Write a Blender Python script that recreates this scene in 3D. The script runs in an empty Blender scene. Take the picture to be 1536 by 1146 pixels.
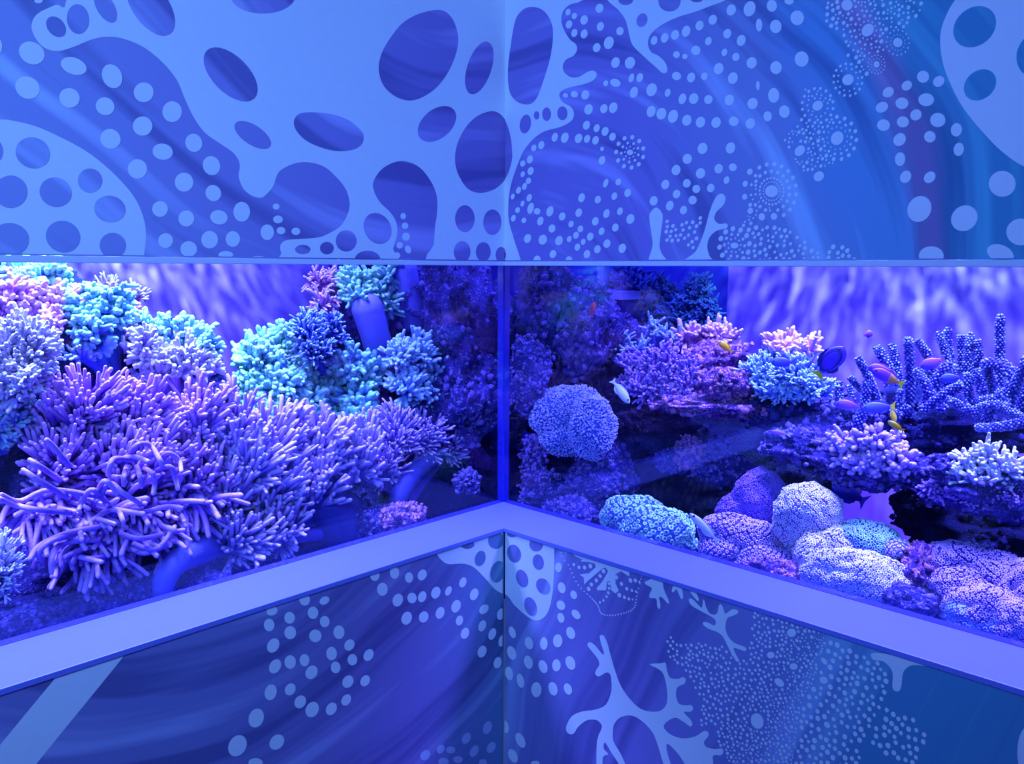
import bpy, bmesh, math, random
import numpy as np
from mathutils import Vector, Matrix, noise

# ------------------------------------------------------------------ camera
EZ = 1.5                       # eye height
W_IMG, H_IMG, F_PX = 1536, 1146, 1224.2
CAM = np.array([-1.1994, -1.1769, EZ])
YAW, PITCH, ROLL = 0.8042, 0.1393, 0.0045
_fw = np.array([math.sin(YAW)*math.cos(PITCH), math.cos(YAW)*math.cos(PITCH), -math.sin(PITCH)])
_r0 = np.array([math.cos(YAW), -math.sin(YAW), 0.0])
_u0 = np.cross(_r0, _fw)
_r = math.cos(ROLL)*_r0 + math.sin(ROLL)*_u0
_u = -math.sin(ROLL)*_r0 + math.cos(ROLL)*_u0
scn = bpy.context.scene
col = scn.collection
cd = bpy.data.cameras.new('camera'); cam = bpy.data.objects.new('camera', cd); col.objects.link(cam)
cd.sensor_width = 36.0; cd.sensor_fit = 'HORIZONTAL'; cd.lens = 36.0*F_PX/W_IMG; cd.clip_start = 0.02
cam.matrix_world = Matrix(((_r[0], _u[0], -_fw[0], CAM[0]), (_r[1], _u[1], -_fw[1], CAM[1]), (_r[2], _u[2], -_fw[2], CAM[2]), (0, 0, 0, 1)))
scn.camera = cam
scn.view_settings.view_transform = 'Standard'
scn.view_settings.look = 'None'
scn.view_settings.exposure = 0.0
scn.view_settings.gamma = 1.0
scn.view_settings.use_curve_mapping = False
scn.cycles.max_bounces = 6
scn.cycles.diffuse_bounces = 3
scn.cycles.glossy_bounces = 3
scn.cycles.transparent_max_bounces = 12
scn.cycles.sample_clamp_indirect = 4.0
scn.cycles.caustics_reflective = False
scn.cycles.caustics_refractive = False

# dimensions
WD = 0.1395                    # recess of the glass = depth of the ledge
ZS = EZ - 0.55                 # ledge top
LIP = 0.0095
Z1, Z2 = EZ + 0.0131, EZ + 0.004
TD = 0.80                      # depth of the tank behind the glass
TB = ZS - 0.22                 # tank bottom
TT = EZ + 0.62                 # top of the lamp hood
LX = -2.6                      # far ends of the two arms

# ------------------------------------------------------------------ world and lights
wd = bpy.data.worlds.new('world'); scn.world = wd; wd.use_nodes = True
wd.node_tree.nodes['Background'].inputs[0].default_value = (0.16, 0.30, 0.95, 1)
wd.node_tree.nodes['Background'].inputs[1].default_value = 0.20

def area(name, loc, target, sx, sy, power, color, spread=180):
    l = bpy.data.lights.new(name, 'AREA'); l.shape = 'RECTANGLE'; l.size = sx; l.size_y = sy
    l.energy = power; l.color = color; l.spread = math.radians(spread)
    o = bpy.data.objects.new(name, l); col.objects.link(o); o.location = loc
    o.rotation_euler = (Vector(target)-Vector(loc)).to_track_quat('-Z', 'Y').to_euler()
    return o
TANK = (0.19, 0.25, 1.0)
area('tank_lamp', (-0.75, 0.42, EZ+0.42), (-0.75, 0.38, 0), 1.3, 0.2, 50, TANK, 95)
area('tank_lamp', (0.42, -0.75, EZ+0.42), (0.38, -0.75, 0), 1.2, 0.2, 42, (0.17, 0.19, 1.0), 95)
area('tank_lamp', (0.45, 0.40, EZ+0.42), (0.45, 0.40, 0), 0.2, 0.2, 7.0, (0.10, 0.12, 1.0), 140)
area('unseen_room_light', (-2.4, -1.5, EZ+1.2), (-0.75, 0.0, EZ+.25), 0.9, 0.9, 23, (0.14, 0.34, 1.0), 75)  # unseen source, added to wash the left wall blue from upper left
area('unseen_room_light', (-1.9, -2.2, EZ+1.2), (0.0, -0.8, EZ+.25), 0.9, 0.9, 5, (0.11, 0.27, 1.0), 75)  # weaker unseen source, added for the right wall

def gobo(name, loc, target, power, horiz):
    """added spot for the backdrop: caustic pattern is a noise texture in its emission"""
    l = bpy.data.lights.new(name, 'SPOT'); l.energy = power; l.spot_size = math.radians(118); l.spot_blend = 0.5
    l.shadow_soft_size = 0.01; l.color = (1, 1, 1); l.use_nodes = True
    nt = l.node_tree; em = nt.nodes['Emission']
    tc = nt.nodes.new('ShaderNodeTexCoord'); sep = nt.nodes.new('ShaderNodeSeparateXYZ')
    nt.links.new(tc.outputs['Normal'], sep.inputs[0])
    def math_(op, a, b=None, c=None):
        m = nt.nodes.new('ShaderNodeMath'); m.operation = op
        for i, v in enumerate((a, b, c)):
            if v is None: continue
            if isinstance(v, (int, float)): m.inputs[i].default_value = v
            else: nt.links.new(v, m.inputs[i])
        return m.outputs[0]
    dz = math_('MAXIMUM', math_('ABSOLUTE', sep.outputs['Z']), 0.05)
    uu = math_('DIVIDE', sep.outputs['X'], dz); vv = math_('DIVIDE', sep.outputs['Y'], dz)
    cmb = nt.nodes.new('ShaderNodeCombineXYZ')
    nt.links.new(math_('MULTIPLY', uu, 24.0), cmb.inputs[0]); nt.links.new(math_('MULTIPLY', vv, 9.0), cmb.inputs[1])
    n1 = nt.nodes.new('ShaderNodeTexNoise'); n1.inputs['Scale'].default_value = 1.6; n1.inputs['Detail'].default_value = 5; n1.inputs['Distortion'].default_value = 1.8
    nt.links.new(cmb.outputs[0], n1.inputs['Vector'])
    v1 = nt.nodes.new('ShaderNodeTexVoronoi'); v1.feature = 'SMOOTH_F1'; v1.inputs['Scale'].default_value = 1.5
    mixv = nt.nodes.new('ShaderNodeVectorMath'); mixv.operation = 'MULTIPLY_ADD'
    nt.links.new(n1.outputs['Color'], mixv.inputs[0]); mixv.inputs[1].default_value = (1.6, 1.6, 0); nt.links.new(cmb.outputs[0], mixv.inputs[2])
    nt.links.new(mixv.outputs[0], v1.inputs['Vector'])
    s = math_('MULTIPLY', math_('POWER', v1.outputs['Distance'], 2.5), 5.0)
    s = math_('MULTIPLY', s, math_('MULTIPLY', math_('POWER', n1.outputs['Fac'], 3.0), 8.0))
    nt.links.new(s, em.inputs['Strength'])
    em.inputs['Color'].default_value = (0.34, 1.0, 0.9, 1)
    o = bpy.data.objects.new(name, l); col.objects.link(o); o.location = loc
    o.rotation_euler = (Vector(target)-Vector(loc)).to_track_quat('-Z', 'Y').to_euler()
gobo('ripple_gobo', (-0.55, WD+0.33, EZ+0.26), (-0.55, WD+TD, EZ-0.04), 38, True)  # added spots; the water ripples exist only in their emission texture
gobo('ripple_gobo', (WD+0.33, -0.45, EZ+0.26), (WD+TD, -0.45, EZ-0.04), 22, False)

# ------------------------------------------------------------------ pixel rays
def ray(px, py):
    return _fw + _r*((px-W_IMG/2)/F_PX) - _u*((py-H_IMG/2)/F_PX)
def at(px, py, side, d):
    """point on the vertical plane d metres behind the left (L) or right (R) glass"""
    v = ray(px, py); k = 1 if side == 'L' else 0
    t = (WD + d - CAM[k]) / v[k]
    return CAM + v*t
def wallpt(px, py, side, off):
    v = ray(px, py); k = 1 if side == 'L' else 0
    t = (off - CAM[k]) / v[k]
    return CAM + v*t
def scale_at(P):               # metres per pixel at P
    return float((np.array(P)-CAM) @ _fw) / F_PX

# ------------------------------------------------------------------ object helpers
def tag(o, label=None, cat=None, group=None, kind=None):
    if label: o['label'] = label
    if cat: o['category'] = cat
    if group: o['group'] = group
    if kind: o['kind'] = kind
    return o
def empty(name, loc, label, cat, group=None):
    o = bpy.data.objects.new(name, None); col.objects.link(o); o.location = Vector([float(c) for c in loc]); o.empty_display_size = 0.05
    return tag(o, label, cat, group)

class MB:
    """collects numpy vertex blocks and faces (quads / tris / ngons), one float attribute 'tip'"""
    def __init__(s): s.v = []; s.t = []; s.f = []; s.m = []; s.n = 0; s.sm = []
    def add(s, V, T, F, mat=0, smooth=True):
        V = np.asarray(V, float).reshape(-1, 3)
        s.v.append(V); s.t.append(np.broadcast_to(np.asarray(T, float), (len(V),)).copy())
        if isinstance(F, np.ndarray):
            s.f.append(F + s.n); k = len(F)
        else:
            for f in F: s.f.append([i + s.n for i in f])
            k = len(F)
        s.m += [mat]*k; s.sm += [smooth]*k; s.n += len(V)
    def build(s, name, mats, parent=None):
        me = bpy.data.meshes.new(name)
        V = np.concatenate(s.v); T = np.concatenate(s.t)
        loops = []; tot = []
        for f in s.f:
            if isinstance(f, np.ndarray):
                loops.append(f.ravel()); tot.append(np.full(len(f), f.shape[1]))
            else:
                loops.append(np.array(f)); tot.append(np.array([len(f)]))
        loops = np.concatenate(loops).astype(np.int32); tot = np.concatenate(tot).astype(np.int32)
        start = np.concatenate([[0], np.cumsum(tot)[:-1]]).astype(np.int32)
        me.vertices.add(len(V)); me.vertices.foreach_set('co', V.astype(np.float32).ravel())
        me.loops.add(len(loops)); me.loops.foreach_set('vertex_index', loops)
        me.polygons.add(len(tot)); me.polygons.foreach_set('loop_start', start); me.polygons.foreach_set('loop_total', tot)
        me.polygons.foreach_set('material_index', np.array(s.m, np.int32))
        me.polygons.foreach_set('use_smooth', np.array(s.sm, bool))
        me.update(calc_edges=True); me.validate()
        a = me.attributes.new('tip', 'FLOAT', 'POINT'); a.data.foreach_set('value', T.astype(np.float32))
        for m in (mats if isinstance(mats, (list, tuple)) else [mats]): me.materials.append(m)
        o = bpy.data.objects.new(name, me); col.objects.link(o)
        if parent is not None: o.parent = parent
        return o
    def box(s, a, b, mat=0):
        x0, y0, z0 = a; x1, y1, z1 = b
        V = [(x0,y0,z0),(x1,y0,z0),(x1,y1,z0),(x0,y1,z0),(x0,y0,z1),(x1,y0,z1),(x1,y1,z1),(x0,y1,z1)]
        s.add(V, 0, [(0,3,2,1),(4,5,6,7),(0,1,5,4),(1,2,6,5),(2,3,7,6),(3,0,4,7)], mat, False)

def unit(a):
    return a / (np.linalg.norm(a, axis=-1, keepdims=True) + 1e-9)
def tubes(mb, P, D, B, L, R, K=5, n=6, taper=0.8, t0=0.0, t1=1.0, mat=0, wob=0.0, rng=None):
    """a batch of round-ended tapering fingers: start P, direction D, bend vector B, length L, radius R"""
    P = np.asarray(P, float); N = len(P)
    if N == 0: return
    D = unit(np.asarray(D, float)); B = np.asarray(B, float); L = np.asarray(L, float)[:, None]; R = np.asarray(R, float)
    ts = list(np.linspace(0, 1, K)); rads = [1 + (taper-1)*t for t in ts]
    ring_t = ts + [1.0, 1.0]; C = []
    for t in ts: C.append(P + D*L*t + B*L*t*t)
    endd = unit(D + 2*B)
    C.append(C[K-1] + endd*(R[:, None]*taper*0.55)); rads.append(taper*0.82)
    C.append(C[K-1] + endd*(R[:, None]*taper*0.92)); rads.append(taper*0.36)
    Kt = len(C)
    tang = []
    for i in range(Kt):
        a = C[max(i-1, 0)]; b = C[min(i+1, Kt-1)]; tang.append(unit(b-a))
    ref = np.where(np.abs(D[:, 2:3]) > 0.9, np.array([[1.0, 0, 0]]), np.array([[0, 0, 1.0]]))
    ang = np.arange(n)*2*math.pi/n
    V = np.zeros((N, Kt*n+1, 3)); T = np.zeros((N, Kt*n+1))
    for i in range(Kt):
        x = unit(np.cross(tang[i], ref)); y = np.cross(tang[i], x)
        rr = R*rads[i]
        if wob and rng is not None: rr = rr*(1 + wob*(rng.random(N)-0.5))
        ringp = C[i][:, None, :] + rr[:, None, None]*(np.cos(ang)[None, :, None]*x[:, None, :] + np.sin(ang)[None, :, None]*y[:, None, :])
        V[:, i*n:(i+1)*n] = ringp
        T[:, i*n:(i+1)*n] = t0 + (t1-t0)*ring_t[i]
    V[:, -1] = C[-1] + endd*(R[:, None]*taper*0.08); T[:, -1] = t1
    quads = []
    for i in range(Kt-1):
        for j in range(n):
            k = (j+1) % n
            quads.append((i*n+j, i*n+k, (i+1)*n+k, (i+1)*n+j))
    tris = [((Kt-1)*n+j, (Kt-1)*n+(j+1) % n, Kt*n) for j in range(n)]
    q = np.array(quads); tr = np.array(tris); off = (np.arange(N)*(Kt*n+1))[:, None, None]
    base = mb.n
    mb.add(V.reshape(-1, 3), T.ravel(), (q[None]+off).reshape(-1, 4), mat)
    mb.f.append((tr[None]+off).reshape(-1, 3) + base); mb.m += [mat]*(N*n); mb.sm += [True]*(N*n)

def path_tube(mb, pts, rads, n=12, t=0.0, mat=0, cap=True):
    """one tube along a smoothed path"""
    pts = np.array(pts, float); rads = np.array(rads, float)
    m = len(pts); S = max(2, 5)
    PP = []; RR = []
    for i in range(m-1):
        p0 = pts[max(i-1, 0)]; p1 = pts[i]; p2 = pts[i+1]; p3 = pts[min(i+2, m-1)]
        for k in range(S):
            u = k/S
            PP.append(0.5*((2*p1)+(-p0+p2)*u+(2*p0-5*p1+4*p2-p3)*u*u+(-p0+3*p1-3*p2+p3)*u**3)); RR.append(rads[i]*(1-u)+rads[i+1]*u)
    PP.append(pts[-1]); RR.append(rads[-1]); PP = np.array(PP); RR = np.array(RR)
    if cap:
        e = unit(PP[-1]-PP[-2])
        PP = np.vstack([PP, PP[-1]+e*RR[-1]*.6, PP[-1]+e*RR[-1]*.95]); RR = np.append(RR, [RR[-1]*.8, RR[-1]*.3])
    K = len(PP); V = []; T = []
    x = None
    for i in range(K):
        tg = unit(PP[min(i+1, K-1)]-PP[max(i-1, 0)])
        if x is None:
            x = unit(np.cross(tg, [0, 0, 1.0]) if abs(tg[2]) < .9 else np.cross(tg, [1.0, 0, 0]))
        else:
            x = unit(x - tg*(x @ tg))
        y = np.cross(tg, x)
        for j in range(n):
            a = j*2*math.pi/n; V.append(PP[i]+RR[i]*(math.cos(a)*x+math.sin(a)*y)); T.append(t if np.isscalar(t) else t[0]+(t[1]-t[0])*i/(K-1))
    F = []
    for i in range(K-1):
        for j in range(n):
            k = (j+1) % n; F.append((i*n+j, i*n+k, (i+1)*n+k, (i+1)*n+j))
    F.append(tuple(range((K-1)*n, K*n)))
    F.append(tuple(reversed(range(n))))
    mb.add(V, T, F, mat)
    return PP, RR

_ico = {}
def ico(sub):
    if sub not in _ico:
        bm = bmesh.new(); bmesh.ops.create_icosphere(bm, subdivisions=sub, radius=1.0)
        _ico[sub] = (np.array([v.co[:] for v in bm.verts]), np.array([[v.index for v in f.verts] for f in bm.faces])); bm.free()
    return _ico[sub]

# ------------------------------------------------------------------ materials
class NT:
    def __init__(s, name):
        s.m = bpy.data.materials.new(name); s.m.use_nodes = True; s.t = s.m.node_tree
        s.b = s.t.nodes['Principled BSDF']; s.out = s.t.nodes['Material Output']
    def n(s, typ, ins={}, **kw):
        x = s.t.nodes.new(typ)
        for k, v in kw.items(): setattr(x, k, v)
        for k, v in ins.items(): s.set(x.inputs[k], v)
        return x
    def set(s, sock, v):
        if isinstance(v, bpy.types.NodeSocket): s.t.links.new(v, sock)
        elif isinstance(v, (tuple, list)) and len(v) == 3 and sock.type == 'RGBA': sock.default_value = (*v, 1)
        else: sock.default_value = v
    def math(s, op, a, b=0.0, clamp=False):
        m = s.n('ShaderNodeMath', {0: a, 1: b}, operation=op, use_clamp=clamp); return m.outputs[0]
    def mix(s, f, a, b, mode='MIX'):
        m = s.n('ShaderNodeMix', data_type='RGBA', blend_type=mode)
        s.set(m.inputs[0], f); s.set(m.inputs[6], a); s.set(m.inputs[7], b); return m.outputs[2]
    def ramp(s, f, stops, interp='LINEAR'):
        r = s.n('ShaderNodeValToRGB', {0: f}); cr = r.color_ramp; cr.interpolation = interp
        while len(cr.elements) < len(stops): cr.elements.new(0.5)
        for e, (p, c) in zip(cr.elements, stops): e.position = p; e.color = (*c, 1)
        return r.outputs[0]
    def noise(s, vec, scale, detail=2, rough=.5, dist=0):
        return s.n('ShaderNodeTexNoise', {'Vector': vec, 'Scale': scale, 'Detail': detail, 'Roughness': rough, 'Distortion': dist}).outputs['Fac']
    def bump(s, h, strength, dist=.002):
        b = s.n('ShaderNodeBump', {'Strength': strength, 'Distance': dist, 'Height': h}); s.t.links.new(b.outputs[0], s.b.inputs['Normal'])
def plain(name, c, rough=.5, spec=.5, metal=0.0):
    k = NT(name); k.b.inputs['Base Color'].default_value = (*c, 1); k.b.inputs['Roughness'].default_value = rough
    k.b.inputs['Specular IOR Level'].default_value = spec; k.b.inputs['Metallic'].default_value = metal
    g = k.n('ShaderNodeNewGeometry').outputs['Position']
    f = k.noise(g, 60, 2); cc = k.mix(k.math('MULTIPLY', f, .16), c, tuple(x*.7 for x in c)); k.set(k.b.inputs['Base Color'], cc)
    return k.m
def coral(name, base, tip, lo=.35, hi=1.0, bump=.5, scale=420, var=.25, rough=.6):
    """flesh colour at the foot of a finger, paler colour towards its tip, small polyp relief"""
    k = NT(name)
    a = k.n('ShaderNodeAttribute', attribute_name='tip').outputs['Fac']
    g = k.n('ShaderNodeTexCoord').outputs['Object']
    big = k.noise(g, 22, 2); fine = k.noise(g, scale, 2)
    f = k.n('ShaderNodeMapRange', {0: k.math('ADD', a, k.math('MULTIPLY', k.math('SUBTRACT', big, .5), var*2)), 1: lo, 2: hi}).outputs[0]
    c = k.mix(f, base, tip)
    c = k.mix(k.math('MULTIPLY', fine, .35), c, tuple(x*.55 for x in base))
    k.set(k.b.inputs['Base Color'], c); k.b.inputs['Roughness'].default_value = rough; k.b.inputs['Specular IOR Level'].default_value = .35
    v = k.n('ShaderNodeTexVoronoi', {'Vector': g, 'Scale': scale*.8}).outputs['Distance']
    k.bump(v, bump, .0015)
    return k.m
def rockmat(name, dark, mid, spot, thr=.56, scale=14):
    k = NT(name); g = k.n('ShaderNodeTexCoord').outputs['Object']
    n1 = k.noise(g, scale, 6, .65); n2 = k.noise(g, scale*5, 4, .7); n3 = k.noise(g, scale*16, 3, .6)
    c = k.mix(k.n('ShaderNodeMapRange', {0: n1, 1: .38, 2: .62}).outputs[0], dark, mid)
    f2 = k.n('ShaderNodeMapRange', {0: k.math('ADD', k.math('MULTIPLY', n2, .6), k.math('MULTIPLY', n3, .4)), 1: thr-.02, 2: thr+.07}).outputs[0]
    tp = k.n('ShaderNodeAttribute', attribute_name='tip').outputs['Fac']
    c = k.mix(f2, c, spot); c = k.mix(k.math('MULTIPLY', tp, k.math('MULTIPLY', n1, .9)), c, spot)  # knobs (tip) lightened: their highlights are put into the colour
    k.set(k.b.inputs['Base Color'], c); k.b.inputs['Roughness'].default_value = .75; k.b.inputs['Specular IOR Level'].default_value = .3
    k.bump(k.math('ADD', n2, k.math('MULTIPLY', n3, .7)), 1.0, .012)
    return k.m
# ------------------------------------------------------------------ room shell
def muralmat(name, centre, stops, lo, mid, hi, freq=7.0, sx=0.0):
    """printed graphic: soft streaks sweeping round a centre, hue changing along the wall"""
    k = NT(name); g = k.n('ShaderNodeNewGeometry').outputs['Position']
    sp = k.n('ShaderNodeSeparateXYZ', {0: g})
    s = k.math('SUBTRACT', sp.outputs[0], sp.outputs[1]); z = k.math('SUBTRACT', sp.outputs[2], EZ)
    dx = k.math('SUBTRACT', s, centre[0]); dz = k.math('SUBTRACT', z, centre[1])
    r = k.math('SQRT', k.math('ADD', k.math('MULTIPLY', dx, dx), k.math('MULTIPLY', dz, dz)))
    an = k.math('ARCTAN2', dz, dx)
    low = k.noise(g, 2.2, 1)
    r2 = k.math('ADD', r, k.math('MULTIPLY', low, .12))
    v = k.n('ShaderNodeCombineXYZ', {0: k.math('MULTIPLY', r2, freq), 1: k.math('MULTIPLY', an, .55), 2: 0.0}).outputs[0]
    n1 = k.noise(v, 1.0, 3, .6)
    c = k.ramp(n1, [(.38, lo), (.47, mid), (.56, mid), (.66, hi)])
    f = k.math('ADD', s, k.math('ADD', k.math('MULTIPLY', k.math('SUBTRACT', low, .5), .25), k.math('MULTIPLY', z, sx)))
    smin, smax = stops[0][0], stops[-1][0]
    f = k.n('ShaderNodeMapRange', {0: f, 1: smin, 2: smax}).outputs[0]
    hue = k.ramp(f, [((p-smin)/(smax-smin), q) for p, q in stops])
    c = k.mix(1.0, c, hue, 'MULTIPLY')
    k.set(k.b.inputs['Base Color'], c); k.b.inputs['Roughness'].default_value = .42; k.b.inputs['Specular IOR Level'].default_value = .25
    return k.m
def sR(px): return -float(wallpt(px, 200, 'R', 0)[1])
def sL(px): return float(wallpt(px, 200, 'L', 0)[0])
LO, MI, HI = (.26, .22, .46), (.44, .38, .66), (.70, .66, .90)
WALLM = plain('white_print', (.86, .90, .95), .42, .25)
TRIMM = plain('white_trim', (.80, .84, .92), .35, .4)
LEDGEM = plain('ledge_laminate', (.21, .23, .80), .35, .35)
DIMP = plain('faint_print', (.50, .52, .80), .42, .25)
M_UL = muralmat('mural_upper_left', (-.15, .95), [(-2.0, (.8, 1.1, 1)), (-.85, (.78, 1.0, 1.05)), (-.60, (.8, .85, 1.0)), (-.3, (.68, .62, .9)), (0, (.62, .5, .8))], LO, MI, HI, 11)
M_UR = muralmat('mural_upper_right', (.08, -.12), [(0, (.62, .55, .85)), (sR(1000), (.7, .62, .95)), (sR(1250), (.7, .95, 1.0)), (sR(1330), (.42, 1.05, 1.05)), (sR(1385), (.42, 1.1, 1.05)), (sR(1415), (1.15, 1.0, 1.0)), (sR(1435), (1.15, 1.0, 1.0)), (sR(1460), (.3, .95, .85)), (sR(1536), (.2, .9, .8)), (2.0, (.2, .9, .8))], LO, MI, HI, 13, .35)
M_LL = muralmat('mural_lower_left', (-.62, -.05), [(-2.0, (.6, .5, .75)), (-.7, (.55, .62, .8)), (-.25, (.58, .5, .75)), (0, (.3, .7, .7))], LO, MI, HI, 12)
M_LR = muralmat('mural_lower_right', (3.4, -1.9), [(0, (.5, .62, .8)), (sR(950), (.65, .6, .9)), (sR(1250), (.6, .75, .95)), (sR(1400), (.22, .85, .8)), (2.0, (.15, .75, .7))], LO, MI, HI, 10)

def spline(pts, S=6):
    m = len(pts); o = []
    for i in range(m):
        p0, p1, p2, p3 = [np.array(pts[(i+k) % m], float) for k in (-1, 0, 1, 2)]
        for k in range(S):
            u = k/S
            o.append(0.5*((2*p1)+(-p0+p2)*u+(2*p0-5*p1+4*p2-p3)*u*u+(-p0+3*p1-3*p2+p3)*u**3))
    return [tuple(p) for p in o]
def clip(poly, ax, val, keep_less):
    out = []
    for i in range(len(poly)):
        a, b = poly[i-1], poly[i]
        ia = (a[ax] <= val) == keep_less; ib = (b[ax] <= val) == keep_less
        if ia != ib:
            t = (val-a[ax])/(b[ax]-a[ax]); out.append(a+(b-a)*t)
        if ib: out.append(b)
    return out
LOW_OFF = .004                 # the lower panels sit just behind the lip of the ledge
class Panel:
    def __init__(s, side): s.side = side; s.mb = MB(); s.tri = []
    def rect(s, s0, s1, z0, z1, thick, mat, off):
        if s.side == 'L': s.mb.box((s0, off, z0), (s1, off+thick, z1), mat)
        else: s.mb.box((off, -s1, z0), (off+thick, -s0, z1), mat)
    def poly(s, pts, mat, layer, upper, crop=None):
        if crop: pts = [(crop[0]+x/crop[2], crop[1]+y/crop[2]) for x, y in pts]
        off = 0.0 if upper else LOW_OFF
        P = [wallpt(x, y, s.side, off) for x, y in pts]
        ax = 0 if s.side == 'L' else 1
        P = clip(P, ax, 0.0, True)
        if upper: P = clip(P, 2, Z1+.0015, False)
        else: P = clip(P, 2, ZS-LIP-.001, True)
        if len(P) < 3: return
        for p in P: p[1-ax] = off - .0004*layer
        a2 = sum(P[i-1][ax]*P[i][2]-P[i][ax]*P[i-1][2] for i in range(len(P)))
        if (a2 < 0) == (s.side == 'L'): P = P[::-1]
        s.mb.add(P, 0, [tuple(range(len(P)))], mat, False)
    def dot(s, d, mat, layer, upper, crop, n=18):
        cx, cy, rx, ry = d[:4]; a = math.radians(d[4]) if len(d) > 4 else 0
        s.poly([(cx+rx*math.cos(t)*math.cos(a)-ry*math.sin(t)*math.sin(a), cy+rx*math.cos(t)*math.sin(a)+ry*math.sin(t)*math.cos(a))
                for t in [i*2*math.pi/n for i in range(n)]], mat, layer, upper, crop)
A1, A2, A3, A4 = (0, 0, 2.865), (380, 0, 2.865), (740, 0, 2.865), (1136, 0, 2.865)
B1, B2, B3, B4 = (0, 780, 3.13), (340, 780, 3.132), (740, 780, 3.13), (1136, 860, 3.84)
def cv(pts, a, b): return [((a[0]+x/a[2]-b[0])*b[2], (a[1]+y/a[2]-b[1])*b[2]) for x, y in pts]

# --- left wall (upper and lower panel)
L = Panel('L')
L.rect(LX-.6, 0, Z1, EZ+1.3, .012, 0, 0); L.rect(LX-.6, .0041, 0, ZS-LIP, .03, 3, LOW_OFF)
main = [(285, -400), (285, 0), (240, 20), (160, 60), (135, 110), (150, 160), (190, 205), (250, 220), (320, 200), (400, 168), (470, 158), (540, 170), (620, 205), (700, 270), (760, 345), (790, 415), (830, 500), (880, 570), (950, 620), (1000, 655), (1025, 690), (1030, 720), (1025, 760), (1045, 810), (1080, 840), (1115, 850)]
main = main + cv([(50, 840), (85, 800), (100, 755), (120, 730), (170, 705), (230, 697), (300, 715), (350, 755), (395, 810), (413, 870), (405, 920), (375, 970), (330, 1000), (280, 1020), (200, 1027), (140, 1033), (115, 1055), (120, 1090), (140, 1125), (590, 1125), (600, 1070), (617, 1010), (615, 960), (590, 915), (540, 865), (515, 810), (520, 770), (560, 720), (630, 692), (700, 710), (750, 760), (785, 830), (790, 900), (780, 980), (775, 1050), (770, 1130), (1200, 1130), (1200, -400)], A2, A1)
L.poly(spline(main, 4), 1, 1, True, A1)
L.poly(spline([(-900, 900), (-700, 700), (-400, 570), (-150, 525), (0, 514), (60, 520), (150, 542), (260, 590), (370, 650), (460, 720), (540, 800), (590, 870), (620, 950), (627, 1020), (618, 1110), (615, 1200), (-900, 1200)], 4), 1, 1, True, A1)
for d in [(140,657,75,66,20),(45,824,72,70),(238,826,70,63,20),(386,776,53,52),(471,898,68,57,10),(270,1017,75,68,20),(40,1030,84,72),(484,1055,57,55,10),(-22,650,34,50),(-120,900,60,55),(-200,740,62,56),(-260,980,62,60),
          (240,115,50,36,48),(334,82,64,48,84),(452,30,75,38,60),(645,25,148,78,55),(990,320,145,78,45),(1085,580,90,42,33)]:
    L.dot(d, 0, 2, True, A1, 28)
for d in [(40,-20,140,78,0),(970,292,118,52,-72),(788,533,95,62,-40),(533,982,70,57,60),(398,1035,45,46),(315,1066,30,27),(211,1072,33,20),(490,1115,55,38),(908,940,42,58),(1026,955,39,55),(896,1082,36,46),(987,1082,32,42),(1063,1095,23,34)]:
    L.dot(d, 0, 2, True, A2, 28)
EGG = [(1025,478),(1070,500),(1100,560),(1113,640),(1110,700),(1085,765),(1040,810),(975,829),(920,810),(880,750),(866,690),(875,620),(910,550),(960,500)]
L.poly(spline([(800,43),(850,75),(878,150),(870,230),(830,320),(770,390),(690,430),(620,420),(560,370),(538,300),(550,230),(590,160),(640,100),(710,60)]), 0, 2, True, A2)
L.poly(spline(EGG), 0, 2, True, A2)
L.poly(spline([(175,515),(200,488),(260,483),(340,492),(410,518),(460,560),(474,590),(460,625),(420,645),(350,648),(280,630),(220,600),(180,555)]), 0, 2, True, A2)
for d in [(136,228,58,47,30),(118,377,55,47,30),(316,284,58,36,20),(298,421,45,42,30),(481,328,54,42,65),(451,457,41,38,30),(617,397,43,43),(739,480,42,45),(612,542,42,42),(474,597,45,42,40),(698,652,44,35,10),(832,614,40,36,70),(590,726,42,42),(908,712,42,37,70),(790,783,40,41),(916,830,36,33,60),(687,898,34,34),(1038,910,36,43),(940,934,38,31,10),(800,939,34,35),(711,1034,32,32),(900,1030,36,38),(1000,1027,31,34),(810,1070,36,34),(970,1095,32,16),(-5,200,14,30),(165,3,18,12),(1105,1105,20,5),(-60,330,50,44,20),(-150,450,48,42),(-170,260,50,44)]:
    L.dot(d, 1, 1.3, True, A1)
for d in [(97,888,15,13),(105,943,21,17),(59,998,29,34),(118,991,19,16),(182,994,19,16),(20,1108,30,8),(643,929,12,14),(651,970,14,14),(655,1017,17,18),(628,1054,14,14),(664,1072,18,13,70),(617,1098,14,14),(665,1118,20,6)]:
    L.dot(d, 1, 1.4, True, A2)
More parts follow.
